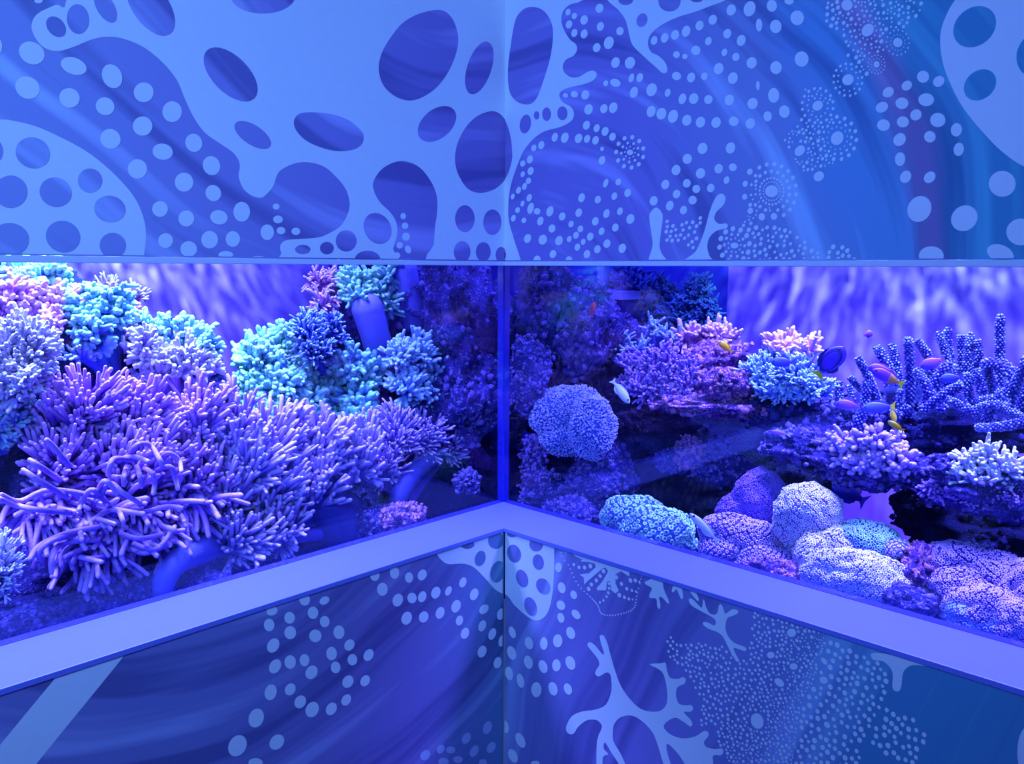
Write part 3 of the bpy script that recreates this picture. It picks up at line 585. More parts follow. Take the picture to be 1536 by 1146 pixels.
def lobe(name, parent, O, side, d, cx, cy, rx, ry, dep, sty, mat, rng, core=True, dens=1.0, up=None, base=None, t0=0.0, lean=0.0):
    sp, nf, fl, fr, spread, upb, tap, curl = STY[sty]
    if up is not None: upb = up
    C = at(cx, cy, side, d); s = scale_at(C); Rr, U, V = basis(C)
    N = max(5, int(rx*ry*3.14/(sp*sp)*dens*1.25)); i = np.arange(N)
    rad = np.sqrt((i+.5)/N); an = i*2.39996+rng.random()*6
    u = np.clip(rad*np.cos(an)+rng.normal(0, .05, N), -1, 1); v = np.clip(rad*np.sin(an)+rng.normal(0, .05, N), -1, 1)
    q = np.sqrt(u*u+v*v); k = np.where(q > .99, .99/q, 1); u *= k; v *= k
    w = np.sqrt(1-u*u-v*v)
    mx = max(rx-fl*.7, rx*.45); my = max(ry-fl*.7, ry*.45); dp = max(dep-fl*.7*s, dep*.45)
    irr = 1+rng.normal(0, .15, N)
    P = C + (u*mx*s*irr)[:, None]*Rr + (v*my*s*irr)[:, None]*U + (w*dp*irr)[:, None]*V
    n = unit(u[:, None]*Rr + v[:, None]*U + w[:, None]*V*.8 + ZUP*upb + Rr*lean)
    cw = rng.normal(0, .9, (3, 3))                              # neighbouring tufts sway the same way
    n = unit(n + .28*np.sin((P-C)/s/16.0 @ cw))
    mb = MB()
    root = C - ZUP*ry*s*.55 - V*dep*.25
    # stems running from the foot of the lobe to each tuft
    st = root + (P-root)*.25
    Ls = np.linalg.norm(P-st, axis=1)
    tubes(mb, st, P-st, np.zeros((N, 3)), Ls, np.full(N, fr*s*1.5), 3, 6, .75, t0-.1, t0+.15)
    # fingers
    PP = np.repeat(P, nf, 0); nn = np.repeat(n, nf, 0); M = len(PP)
    D = unit(nn + spread*rng.normal(0, .6, (M, 3)))
    Lf = fl*s*rng.uniform(.6, 1.2, M)
    Bd = curl*(rng.normal(0, .35, (M, 3)) + (np.array([0, 0, -.55]) if sty == 'curl' else np.array([0, 0, .25])))
    PP = PP - D*(fl*s*.15) + rng.normal(0, fr*s*.8, (M, 3))
    tubes(mb, PP, D, Bd, Lf, fr*s*rng.uniform(.8, 1.15, M), 5, 7, tap, t0+.1, 1.0, 0, .16, rng)
    if sty in ('knob', 'knobl', 'acro', 'fork', 'long'):       # side branchlets
        m2 = rng.random(M) < (.75 if sty != 'long' else .3)
        h = rng.uniform(.35, .8, M)[:, None]
        Q = (PP + D*Lf[:, None]*h + Bd*Lf[:, None]*h*h)[m2]; D2 = unit(D[m2]+rng.normal(0, .75, (m2.sum(), 3)))
        tubes(mb, Q, D2, D[m2]*.3, Lf[m2]*.5, np.full(m2.sum(), fr*s*.75), 3, 6, .85, .35, 1.0)
    if core:
        V0, F0 = ico(3)
        X = C + (V0[:, 0:1]*mx*.72*s)*Rr + (V0[:, 1:2]*my*.72*s)*U + (V0[:, 2:3]*dp*.6)*V - V*dep*.1
        mb.add(X, t0, F0)
    if base is not None:
        b = at(base[0], base[1], side, d+.02)
        path_tube(mb, [b, (b+root)/2+ZUP*.01, root+(C-root)*.5], [fr*s*3.2, fr*s*2.6, fr*s*2.2], 10, t0-.1, 0)
    for k in range(len(mb.v)): mb.v[k] = mb.v[k]-O
    return mb.build(name, mat, parent)

GRP = {'finger_coral': 'finger corals of the left tank', 'leather_coral': 'leather corals', 'bush_coral': 'bush corals', 'table_coral': 'table corals', 'branching_coral': 'small branching corals'}
def colony(name, label, cat, side, d, base, lobes, sty, mat, dep=.06, group=None, seed=1, part='branch', **kw):
    """lobes: (cx, cy, rx, ry[, extra depth[, style[, material]]])"""
    O = at(base[0], base[1], side, d)
    e = empty(name, O, label, cat, group or GRP.get(name)); rng = np.random.default_rng(seed)
    for L_ in lobes:
        dd = d+(L_[4] if len(L_) > 4 else 0); s_ = L_[5] if len(L_) > 5 else sty; m_ = L_[6] if len(L_) > 6 else mat
        lobe(part, e, O, side, dd, *L_[:4], dep, s_, m_, rng, base=base, **kw)
    return e, O
def stalk(parent, O, side, pts, mat=None, t=(.1, .9)):
    """fleshy trunk: pts = (px, py, r_px, d)"""
    P = [at(x, y, side, dd) for x, y, r, dd in pts]; Rd = [r*scale_at(p) for p, (x, y, r, dd) in zip(P, pts)]
    mb = MB(); path_tube(mb, [p-O for p in P], Rd, 20, t); return mb.build('stalk', mat or STK, parent)

def rock(px, py, side, d, rx, ry, dep, seed, mat, label, sub=5, name='reef_rock', cat='rock', group='rocks of the reef', rough=1.15, crumbs=1.0):
    C = at(px, py, side, d); s = scale_at(C); Rr, U, V = basis(C); V0, F0 = ico(sub)
    o = seed*7.31; K = np.zeros(len(V0))
    for i, p in enumerate(V0):
        q = Vector((p[0]+o, p[1]-o, p[2]+o*.5))
        a = noise.noise(q*1.4); b = 1-abs(noise.noise(q*2.9))*2; c = noise.noise(q*6.5); e = 1-abs(noise.noise(q*13.0))*2
        K[i] = 1+rough*(.36*a+.14*b+.16*c+.06*e)
        if sub >= 5: K[i] += rough*.05*noise.noise(q*27.0)
    X = V0*K[:, None]
    P = (X[:, 0:1]*rx*s)*Rr + (X[:, 1:2]*ry*s)*U + (X[:, 2:3]*dep)*V
    k = 1 if side == 'L' else 0                                # keep behind the glass
    P[:, k] = np.maximum(P[:, k], WD+GT+.004-C[k]); P[:, k] = np.minimum(P[:, k], BK-.004-C[k])
    mb = MB(); mb.add(P, 0, F0)
    # crusts of small knobs growing on the rock
    rc = np.random.default_rng(seed); M = int(min(420, 26*crumbs*(rx*ry)**.5)); sel = rc.integers(0, len(P), M)
    vv = X[sel]; vis = (vv[:, 2] > -.35); sel = sel[vis]; V1, F1 = ico(1); M = len(sel)
    cl = rc.random(len(P)//1)  # clustered: keep points where a noise field is high
    keep = np.array([noise.noise(Vector((X[i, 0]+o, X[i, 1], X[i, 2]))*2.6) > -.12 for i in sel]); sel = sel[keep]; M = len(sel)
    if M:
        rr = s*rc.uniform(1.6, 5.4, M)**1.0*(1 if sub >= 5 else .75); cen = P[sel]+rc.normal(0, 1.0, (M, 3))*s*2.2
        jit = 1+rc.normal(0, .22, (M, len(V1), 1))
        VV = cen[:, None, :]+V1[None]*jit*rr[:, None, None]*(1+rc.uniform(-.3, .5, (M, 1, 3)))
        VV[:, :, k] = np.clip(VV[:, :, k], WD+GT+.002-C[k], BK-.003-C[k])
        off = (np.arange(M)*len(V1))[:, None, None]; mb.add(VV.reshape(-1, 3), 1.0, (F1[None]+off).reshape(-1, 3))
    ob = mb.build(name, mat); ob.location = [float(c) for c in C]
    return tag(ob, label, cat, group)

CUPN = 7
def cups(mb, P, N, r, rng, flower=False, t_rim=1.0):
    """batch of small ring-shaped polyps"""
    M = len(P); ref = np.where(np.abs(N[:, 2:3]) > .9, np.array([[1.0, 0, 0]]), np.array([[0, 0, 1.0]]))
    x = unit(np.cross(N, ref)); y = np.cross(N, x); a0 = rng.random(M)*6
    rows = [(.55, -.5, 0.1), (.85, .25, .6), (.98, .62, t_rim), (.62, .74, t_rim*.95), (.30, .42, .25)]
    V = np.zeros((M, len(rows)*CUPN+1, 3)); T = np.zeros((M, len(rows)*CUPN+1))
    for i, (rr, h, t) in enumerate(rows):
        for j in range(CUPN):
            a = a0+j*2*math.pi/CUPN; f = 1.0
            if flower and j % 2 and i in (1, 2, 3): f = .72
            V[:, i*CUPN+j] = P + (r*rr*f)[:, None]*(np.cos(a)[:, None]*x+np.sin(a)[:, None]*y) + (r*h)[:, None]*N
            T[:, i*CUPN+j] = t
    V[:, -1] = P+(r*.38)[:, None]*N; T[:, -1] = .35
    q = np.array([(i*CUPN+j, i*CUPN+(j+1) % CUPN, (i+1)*CUPN+(j+1) % CUPN, (i+1)*CUPN+j) for i in range(len(rows)-1) for j in range(CUPN)])
    tr = np.array([((len(rows)-1)*CUPN+j, (len(rows)-1)*CUPN+(j+1) % CUPN, len(rows)*CUPN) for j in range(CUPN)])
    off = (np.arange(M)*(len(rows)*CUPN+1))[:, None, None]; base = mb.n
    mb.add(V.reshape(-1, 3), T.ravel(), (q[None]+off).reshape(-1, 4))
    mb.f.append((tr[None]+off).reshape(-1, 3)+base); mb.m += [0]*(M*CUPN); mb.sm += [True]*(M*CUPN)

def mound(name, label, cat, side, lobes, dep, mat, pr=3.0, seed=1, kind='cup', group='polyp mounds of the right tank', amp=.16):
    """polyp-covered cushions: lobes = (cx, cy, rx, ry, d[, material])"""
    c0 = lobes[0]; O = at(c0[0], c0[1]+c0[3], side, c0[4]); e = empty(name, O, label, cat, group); rng = np.random.default_rng(seed)
    for li, l in enumerate(lobes):
        C = at(l[0], l[1], side, l[4]); s = scale_at(C); Rr, U, V = basis(C); o = seed*3.7+li*11
        def surf(X):
            K = np.array([1+amp*(noise.noise(Vector((p[0]+o, p[1]+o, p[2]))*1.6)+.5*noise.noise(Vector((p[0]-o, p[1]+o, p[2]))*3.6)) for p in X])
            Y = X*K[:, None]
            return C + (Y[:, 0:1]*l[2]*s)*Rr + (Y[:, 1:2]*l[3]*s)*U + (Y[:, 2:3]*dep)*V
        V0, F0 = ico(4); mb = MB(); mb.add(surf(V0)-O, 0.0, F0)
        rad = pr*s; M = int(1.15*4*l[2]*l[3]/(pr*pr)*.95)
        M = min(M, 2600); i = np.arange(M); z = 1-2*(i+.5)/M; ph = i*2.39996
        X = np.stack([np.sqrt(1-z*z)*np.cos(ph), z, np.sqrt(1-z*z)*np.sin(ph)], 1); X = X[X[:, 2] > -.25]
        X = unit(X+rng.normal(0, .012, X.shape)); S = surf(X)
        A = surf(unit(X+np.cross(X, [0.31, .9, .2])*.04)); B = surf(unit(X+np.cross(X, np.cross(X, [0.31, .9, .2]))*.04))
        N = unit(np.cross(A-S, B-S)); sg = np.sign(np.sum(N*(S-C), 1)); N = N*sg[:, None]
        rr = rad*rng.uniform(.78, 1.15, len(S))
        if kind == 'cup': cups(mb, S-O, N, rr, rng)
        elif kind == 'flower': cups(mb, S-O, N, rr, rng, True)
        else:                                                   # short tentacle tufts
            nf = 4; PP = np.repeat(S-O, nf, 0); D = unit(np.repeat(N, nf, 0)+rng.normal(0, .45, (len(PP), 3)))
            tubes(mb, PP, D, np.zeros_like(D), rad*1.5*rng.uniform(.5, 1.2, len(PP)), np.full(len(PP), rad*.42), 3, 5, .9, 0, 1.0)
        mb.build('polyp_cushion', l[5] if len(l) > 5 else mat, e)
    return e

OCT = np.array([(1,0,0),(-1,0,0),(0,1,0),(0,-1,0),(0,0,1),(0,0,-1)], float)
OCF = np.array([(0,2,4),(2,1,4),(1,3,4),(3,0,4),(2,0,5),(1,2,5),(3,1,5),(0,3,5)])
def staghorn(name, label, cat, side, rods, O, mat, rng, group='staghorn corals'):
    e = empty(name, O, label, cat, group)
    for pts, r in rods:
        P = [at(x+rng.normal(0, 1.1), y+rng.normal(0, 1.1), side, dd) for x, y, dd in pts]; s = scale_at(P[0]); mb = MB()
        PP, RR = path_tube(mb, [p-O for p in P], [r*s*(1.12-.34*i/(len(P)-1)) for i in range(len(P))], 10, (.0, .85))
        # studded with rows of little cups
        Ltot = np.linalg.norm(np.diff(PP, axis=0), axis=1); cum = np.concatenate([[0], np.cumsum(Ltot)]); step = 3.6*s; n = int(cum[-1]/step)
        Ps = []; Ns = []
        for i in range(n+1):
            t = i*step; c = np.array([np.interp(t, cum, PP[:, a]) for a in range(3)]); c2 = np.array([np.interp(t+.001, cum, PP[:, a]) for a in range(3)])
            rr = np.interp(t, cum, RR); tg = unit(c2-c) if t+.001 < cum[-1] else unit(PP[-1]-PP[-2])
            x = unit(np.cross(tg, [.1, .3, .95])); y = np.cross(tg, x); m = 7
            for j in range(m):
                a = (j+.5*(i % 2))*2*math.pi/m; nn = math.cos(a)*x+math.sin(a)*y
                Ps.append(c+nn*rr); Ns.append(unit(nn+tg*.6))
        Ps = np.array(Ps); Ns = np.array(Ns); k = rng.uniform(.75, 1.25, len(Ps))*2.2*s
        V = (Ps+Ns*k[:, None]*.5)[:, None, :]+OCT[None]*k[:, None, None]; off = (np.arange(len(Ps))*6)[:, None, None]
        mb.add(V.reshape(-1, 3), rng.uniform(.5, 1.15, (len(Ps), 1)).repeat(6, 1).ravel(), (OCF[None]+off).reshape(-1, 3))
        mb.build('branch', mat, e)
    return e

# ------------------------------------------------------------------ left tank: rocks
rock(60, 600, 'L', .50, 100, 190, .12, 1, RK1, 'dark rock behind the white coral at the left edge of the picture')
rock(215, 600, 'L', .50, 90, 95, .12, 2, RK1, 'dark rock behind the tall long-fingered violet coral on the left')
rock(200, 500, 'L', .44, 34, 32, .05, 3, RK3, 'small pink-crusted rock between the two turquoise corals on the left', 4)
rock(105, 505, 'L', .45, 34, 30, .05, 4, RK3, 'small pink-crusted rock under the turquoise stalked coral on the left', 4)
rock(120, 868, 'L', .36, 170, 56, .14, 5, RK2, 'dark rubble rock below the big violet finger coral', crumbs=4)
rock(190, 905, 'L', .18, 60, 34, .06, 6, RK2, 'purple-crusted rock at the glass left of the arched stalk', 5, crumbs=3)
rock(70, 950, 'L', .18, 70, 42, .06, 7, RK1, 'dark rock in the bottom left corner of the tank', 5, crumbs=3)
rock(300, 885, 'L', .16, 40, 26, .05, 8, RK2, 'purple-crusted rock inside the arch of the pale stalk', 4)
rock(440, 800, 'L', .45, 150, 110, .12, 9, RK1, 'large dark rock behind the lilac finger coral field')
rock(525, 580, 'L', .62, 62, 100, .09, 10, RK1, 'tall dark rock behind the turquoise coral bank')
rock(660, 470, 'L', .42, 75, 100, .14, 11, RK2, 'tall violet rock wall reaching the top of the left glass')
rock(715, 560, 'L', .40, 62, 120, .12, 12, RK1, 'dark rock face just left of the corner post')
rock(625, 430, 'L', .58, 80, 70, .10, 13, RK1, 'dark rock behind the two upright blue stalks')
rock(690, 600, 'L', .30, 55, 62, .07, 14, RK2, 'violet crusted rock arch right of the blue finger coral')
rock(600, 590, 'L', .48, 80, 60, .08, 15, RK1, 'dark rock carrying the blue finger coral')
rock(590, 500, 'L', .50, 70, 38, .07, 16, RK1, 'dark rock under the two upright blue stalks', 4)
rock(680, 720, 'L', .50, 90, 80, .10, 17, RK0, 'dark rock in the shade at the foot of the corner post, left side', crumbs=.15)
rock(565, 790, 'L', .20, 30, 26, .04, 18, RK2, 'purple rock right of the thick lilac coral trunk', 4)
rock(605, 775, 'L', .13, 28, 17, .03, 19, RK3, 'pink-flecked rock close to the glass near the left ledge', 4)
rock(700, 722, 'L', .20, 16, 12, .02, 20, RK2, 'smallest purple rock lying near the corner post, left side', 4)

# ------------------------------------------------------------------ left tank: corals
c_, o_ = colony('finger_coral', 'big violet finger coral with long drooping curled tips in the lower left', 'coral', 'L', .24, (210, 860),
    [(120, 612, 74, 58, .03, 'long'), (205, 622, 62, 56, .04, 'long'), (290, 632, 55, 62, .04, 'long'), (90, 690, 62, 62, .02, 'long'), (190, 700, 90, 76, 0, 'long'),
     (285, 715, 66, 72, .02, 'long'), (85, 765, 84, 60, -.02), (180, 772, 90, 54, -.03), (262, 752, 66, 46, -.01), (135, 812, 72, 38, -.03)], 'curl', VIO, .085, seed=3, lean=.15)
# a few especially long curled arms
rg = np.random.default_rng(77); mb = MB()
arms = [[(150,745),(75,735),(30,752),(2,742)],[(120,770),(60,765),(25,758),(0,748)],[(165,760),(140,735),(125,748),(118,765)],[(190,690),(205,668),(225,668),(240,690),(243,700)],[(235,700),(250,680),(268,690),(272,707)],[(235,705),(255,700),(262,715),(267,733)],
        [(200,690),(172,688),(165,700),(162,712)],[(190,700),(186,715),(186,728)],[(215,702),(228,710),(232,725),(230,740)],[(205,700),(210,715),(212,730)],[(175,690),(200,685),(222,692)],[(150,790),(100,800),(60,818),(45,838)],[(120,800),(80,810),(58,828),(62,840)],
        [(150,810),(95,815),(78,835),(77,858)],[(110,815),(95,830),(92,848)],[(160,815),(120,825),(98,835)],[(170,830),(140,838),(118,835),(152,843)],[(180,800),(210,808),(250,800),(275,795)],[(190,820),(215,830),(240,820),(262,790)],[(200,815),(230,825),(262,812),(278,822)],
        [(210,770),(250,760),(272,762)],[(150,745),(165,725),(185,740),(210,755)],[(140,760),(150,730),(160,722),(175,740)],[(100,745),(60,722),(35,705)],[(90,720),(60,700),(45,690)],[(105,700),(80,670),(70,660)]]
for a_ in arms:
    n_ = len(a_); Pp = [at(x, y, 'L', .105+.02*math.sin(i*1.3+x)-.008*(i == n_-1)+(.03 if i == 0 else 0))-o_ for i, (x, y) in enumerate(a_)]
    path_tube(mb, Pp, [4.6*.001]*(n_-1)+[3.9*.001], 9, (.5, 1.0))
mb.build('curled_arms', VIO, c_)
stalk(c_, o_, 'L', [(246, 905, 12, .10), (246, 872, 17, .105), (266, 842, 19, .125), (305, 822, 22, .19), (345, 800, 24, .30)], STK2)
stalk(c_, o_, 'L', [(210, 860, 40, .30), (200, 790, 48, .27), (190, 730, 40, .26)])
c_, o_ = colony('finger_coral', 'wide lilac finger coral with dense upright fingers in front of the turquoise bank', 'coral', 'L', .26, (480, 800),
    [(345, 655, 58, 78, .02), (410, 668, 58, 66, .04), (475, 678, 62, 66, .03), (540, 680, 46, 62, .02), (335, 740, 60, 62, 0), (400, 735, 62, 66, 0), (465, 730, 58, 62, .01), (355, 810, 62, 46, -.04), (415, 790, 52, 52, -.02), (375, 700, 50, 50, -.02)], 'long', VIO2, .085, seed=4, lean=.15)
stalk(c_, o_, 'L', [(560, 810, 26, .24), (520, 785, 42, .27), (480, 755, 46, .29), (450, 720, 40, .30)])
c_, o_ = colony('finger_coral', 'small mauve finger coral on a bent stalk left of the corner post', 'coral', 'L', .28, (600, 775),
    [(590, 650, 40, 50, .02), (632, 655, 44, 44, .03), (672, 665, 34, 40, .04), (575, 700, 34, 36, .01)], 'fine', VIO2, .05, seed=5)
stalk(c_, o_, 'L', [(592, 778, 13, .20), (602, 740, 15, .23), (625, 705, 15, .27), (655, 680, 12, .30)])
colony('leather_coral', 'white bushy coral cut by the left edge of the picture', 'coral', 'L', .28, (0, 640),
    [(10, 520, 52, 52), (50, 520, 38, 46, -.01), (25, 570, 50, 42, -.02), (-30, 560, 50, 60)], 'knobl', WHT, .06, seed=6)
colony('leather_coral', 'dim blue feathery coral under the white coral at the left edge', 'coral', 'L', .30, (0, 680),
    [(15, 620, 42, 36), (-20, 640, 40, 40)], 'knobl', SKY, .05, seed=7)
colony('leather_coral', 'pink coral shelf below the turquoise coral at the top left', 'coral', 'L', .40, (40, 520),
    [(20, 448, 50, 34), (70, 452, 40, 32), (78, 480, 22, 22, -.04), (20, 475, 44, 24, .01)], 'knob', PNK, .05, seed=8)
colony('leather_coral', 'pale turquoise coral at the top left corner of the glass', 'coral', 'L', .44, (55, 450),
    [(28, 412, 36, 24), (75, 412, 34, 28, -.01), (50, 425, 40, 22, -.02)], 'knob', CYA, .05, seed=9)
c_, o_ = colony('leather_coral', 'turquoise coral on a broad blue stalk, upper left of the tank', 'coral', 'L', .38, (165, 575),
    [(120, 460, 32, 36), (160, 462, 42, 38, -.01), (135, 495, 30, 34, -.02), (180, 475, 26, 26, .01), (120, 530, 20, 12, -.02, 'knobl', SKY)], 'knob', TEA, .045, seed=10)
stalk(c_, o_, 'L', [(165, 590, 26, .40), (160, 550, 20, .40), (152, 510, 22, .40), (148, 480, 26, .40)], STK2)
colony('leather_coral', 'thin pink coral twigs behind the turquoise stalked coral', 'coral', 'L', .66, (180, 490),
    [(160, 432, 26, 14), (200, 445, 26, 18)], 'fine', PNK, .03, seed=11, core=False)
colony('leather_coral', 'pale blue and turquoise cushion coral right of the stalked turquoise one', 'coral', 'L', .34, (255, 590),
    [(245, 498, 38, 30, .03, 'knob', TEA), (295, 515, 34, 32, .02, 'knob', TEA), (225, 535, 38, 36, 0), (270, 545, 42, 36, -.01), (315, 550, 26, 20, -.01), (235, 565, 36, 24, .01), (215, 510, 20, 20, -.02)], 'knobl', WHT, .05, seed=12)
colony('bushy_coral', 'pale round coral cut by the left edge just above the ledge', 'coral', 'L', .14, (-10, 900),
    [(-2, 848, 34, 52)], 'fine', WHT, .05, seed=13, dens=1.6)
colony('leather_coral', 'large turquoise coral bank in the middle of the left tank', 'coral', 'L', .48, (450, 690),
    [(385, 540, 34, 40), (425, 515, 34, 36, .02), (375, 585, 28, 40, 0), (415, 575, 46, 44, -.03), (455, 550, 40, 40, 0), (400, 625, 44, 36, -.04), (455, 610, 46, 38, -.04), (490, 590, 34, 42, -.02), (465, 500, 30, 26, .03)], 'knob', CYA, .06, seed=14)
colony('branching_coral', 'navy branching coral with pale blue tips above the turquoise bank', 'coral', 'L', .40, (485, 560),
    [(462, 495, 30, 34), (492, 500, 30, 38, .01), (470, 525, 34, 28, -.01)], 'fork', NAV, .05, seed=15, core=False)
colony('soft_coral', 'pink finger coral at the top of the glass left of the upright stalks', 'coral', 'L', .48, (500, 480),
    [(480, 420, 26, 26), (505, 425, 24, 30, .02), (485, 455, 24, 20, -.02)], 'fork', PNK, .04, seed=16)
c_, o_ = colony('leather_coral', 'turquoise forked coral on a leaning blue stalk, left of its twin', 'coral', 'L', .44, (565, 530),
    [(530, 425, 24, 32), (560, 430, 24, 32, -.01), (580, 455, 22, 30, -.01), (535, 445, 20, 18, -.02)], 'knobl', CYA, .04, seed=17)
stalk(c_, o_, 'L', [(572, 535, 23, .42), (562, 500, 22, .40), (550, 460, 24, .40)], STK2)
c_, o_ = colony('leather_coral', 'turquoise coral tuft on the right-hand upright blue stalk', 'coral', 'L', .42, (620, 480),
    [(580, 412, 14, 22, -.01), (590, 400, 22, 12)], 'knobl', CYA, .035, seed=18)
stalk(c_, o_, 'L', [(624, 488, 22, .40), (614, 445, 19, .39), (606, 402, 19, .39)], STK2)
colony('finger_coral', 'pale blue finger coral on the dark rock left of the corner post', 'coral', 'L', .34, (620, 625),
    [(600, 535, 26, 30), (628, 530, 30, 32, .01), (650, 560, 22, 36, .01), (610, 580, 34, 26, -.01), (640, 590, 28, 24, 0)], 'knobl', SKY, .055, seed=19)
colony('leather_coral', 'teal bushy coral between the turquoise bank and the pale blue finger coral', 'coral', 'L', .40, (535, 650),
    [(525, 545, 26, 34), (550, 560, 28, 36, .01), (535, 600, 34, 30, -.01), (535, 632, 34, 22, -.02)], 'knob', TEA, .05, seed=20)

# ------------------------------------------------------------------ right tank: rocks
rock(820, 445, 'R', .26, 32, 68, .07, 31, RK2, 'tall knobbly violet rock pillar right of the corner post')
rock(880, 490, 'R', .32, 44, 58, .08, 32, RK2, 'violet rock behind the small red fish')
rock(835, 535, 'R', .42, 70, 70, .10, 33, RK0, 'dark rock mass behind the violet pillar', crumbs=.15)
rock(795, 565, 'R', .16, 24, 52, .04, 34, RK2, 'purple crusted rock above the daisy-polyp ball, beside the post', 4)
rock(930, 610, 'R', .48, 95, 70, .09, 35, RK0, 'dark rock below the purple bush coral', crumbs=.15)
rock(905, 690, 'R', .26, 32, 26, .05, 36, RK2, 'violet rock just under the daisy-polyp ball', 4)
rock(900, 722, 'R', .24, 42, 34, .06, 37, RK2, 'rounded violet rock above the green flower coral', 4)
rock(815, 735, 'R', .20, 30, 26, .05, 38, RK2, 'small purple rock in the dark near the post, right side', 4)
rock(855, 768, 'R', .12, 34, 20, .04, 39, RK2, 'low purple rock at the ledge near the corner', 4)
rock(800, 690, 'R', .26, 16, 30, .04, 40, RK2, 'thin upright purple rock beside the corner post', 4)
rock(925, 505, 'R', .44, 40, 26, .06, 41, RK2, 'violet rock below the overflow box', 4)
rock(1075, 545, 'R', .40, 50, 34, .06, 42, RK3, 'pink-crusted rock under the pink table coral')
rock(1095, 575, 'R', .30, 34, 22, .05, 43, RK3, 'round pink-crusted rock below the yellow fish', 4)
rock(1095, 610, 'R', .34, 90, 14, .08, 44, RK3, 'flat pink-crusted rock ledge below the purple bush coral')
rock(1010, 690, 'R', .30, 22, 15, .03, 45, RK2, 'small violet rock alone on the dark slope', 4)
rock(1035, 680, 'R', .28, 15, 20, .03, 46, RK3, 'little pink-topped rock on the dark slope', 4)
rock(1085, 702, 'R', .32, 44, 20, .04, 47, RK2, 'low violet rock in the dark middle of the right tank', 4)
rock(1080, 670, 'R', .33, 12, 16, .02, 48, RK2, 'tiny purple rock tip above the low violet rock', 4)
rock(1175, 615, 'R', .38, 60, 24, .07, 49, RK1, 'dark rock under the blue table coral')
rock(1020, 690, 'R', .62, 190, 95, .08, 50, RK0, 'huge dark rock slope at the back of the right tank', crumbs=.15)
rock(1215, 668, 'R', .30, 60, 24, .05, 51, RK2, 'violet rock shelf in front of the dark slope')
rock(1305, 700, 'R', .30, 72, 26, .06, 52, RK2, 'violet rock carrying the mauve knobbly coral')
rock(1280, 640, 'R', .42, 60, 40, .06, 53, RK2, 'rough violet rock below the yellow pair of fish')
rock(1400, 640, 'R', .50, 120, 46, .08, 54, RK1, 'dark rock behind the blue staghorn branches')
rock(1480, 725, 'R', .28, 90, 38, .07, 55, RK2, 'violet rock shelf under the knobbly grey-violet coral')
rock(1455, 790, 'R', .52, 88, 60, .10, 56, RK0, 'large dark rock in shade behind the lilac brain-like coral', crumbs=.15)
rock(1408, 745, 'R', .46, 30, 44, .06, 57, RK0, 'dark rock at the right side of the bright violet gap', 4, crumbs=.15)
rock(1385, 870, 'R', .20, 34, 44, .05, 58, RK3, 'red-violet rock between the white and the lilac polyp mounds')
rock(1165, 862, 'R', .10, 44, 20, .03, 59, RK3, 'pink-speckled rock on the ledge side under the pale mound', 4)
rock(1365, 905, 'R', .12, 34, 20, .03, 60, RK2, 'violet rock at the glass right of the white polyp mound', 4)
rock(1420, 930, 'R', .18, 40, 36, .05, 61, RK1, 'dark rock under the right-hand lilac mound', 4)
rock(1500, 560, 'R', .62, 40, 100, .05, 62, RK1, 'dark rock far behind the rightmost staghorn branches', 4) if False else None
rock(1190, 740, 'R', .50, 34, 36, .06, 63, RK0, 'dark rock left of the bright violet gap', 4, crumbs=.15)

# ------------------------------------------------------------------ right tank: corals
mound('daisy_coral', 'round ball of fuzzy blue-green daisy polyps beside the corner post', 'coral', 'R', [(843, 622, 46, 40, .20), (888, 640, 32, 46, .195), (865, 610, 38, 28, .215), (852, 655, 40, 26, .2)], .055, GONI, 2.7, 41, 'tuft')
mound('flower_coral', 'green and pink flower-polyp mound right behind the ledge', 'coral', 'R', [(950, 775, 46, 30, .12), (985, 795, 50, 34, .11), (1010, 810, 30, 30, .15)], .05, ZGRN, 4.6, 42, 'flower')
colony('bush_coral', 'purple bush coral with hundreds of short tips, centre of the right tank', 'coral', 'R', .34, (1000, 615),
    [(965, 558, 36, 38), (1000, 555, 40, 40, -.01), (1035, 565, 30, 36, 0), (985, 580, 44, 30, -.02), (1020, 590, 36, 22, -.01)], 'acro', BUSH, .055, seed=43, dens=1.3)
colony('table_coral', 'pink-tipped table coral above the yellow fish', 'coral', 'R', .44, (1055, 530),
    [(1035, 508, 26, 20), (1065, 504, 26, 20, .01), (1092, 508, 20, 18, 0)], 'knobl', PNK, .045, seed=44)
colony('branching_coral', 'pale blue twiggy coral left of the pink table coral', 'coral', 'R', .42, (980, 540),
    [(976, 492, 12, 18), (995, 500, 16, 16, .01), (1012, 510, 16, 12)], 'fork', SKY, .03, seed=45, core=False)
colony('branching_coral', 'pale blue crusty coral twigs above the white wrasse', 'coral', 'R', .38, (930, 545),
    [(902, 505, 16, 14), (925, 515, 22, 20, .01), (955, 525, 22, 16, 0)], 'fork', SKY, .03, seed=46, core=False)
colony('table_coral', 'wide blue-green table coral with rosy upper rim beside the blue tang', 'coral', 'R', .34, (1180, 620),
    [(1150, 560, 40, 34, 0), (1190, 565, 44, 36, -.01), (1220, 580, 30, 24, 0), (1170, 585, 44, 22, -.01), (1175, 525, 34, 24, .03, 'knobl', PNK), (1210, 528, 26, 22, .03, 'knobl', PNK)], 'acro', SKY, .055, seed=47, dens=1.2)
colony('bush_coral', 'dim blue bush against the back panel, above the overflow box', 'coral', 'R', .62, (960, 500), [(945, 425, 32, 30), (985, 450, 34, 40, .02)], 'acro', DIM, .05, seed=48)
colony('bush_coral', 'dim blue bush against the back panel, right of the other dim bush', 'coral', 'R', .64, (1040, 510), [(1045, 440, 26, 34), (1025, 475, 38, 36, -.01), (1060, 470, 24, 34)], 'acro', DIM, .05, seed=49)
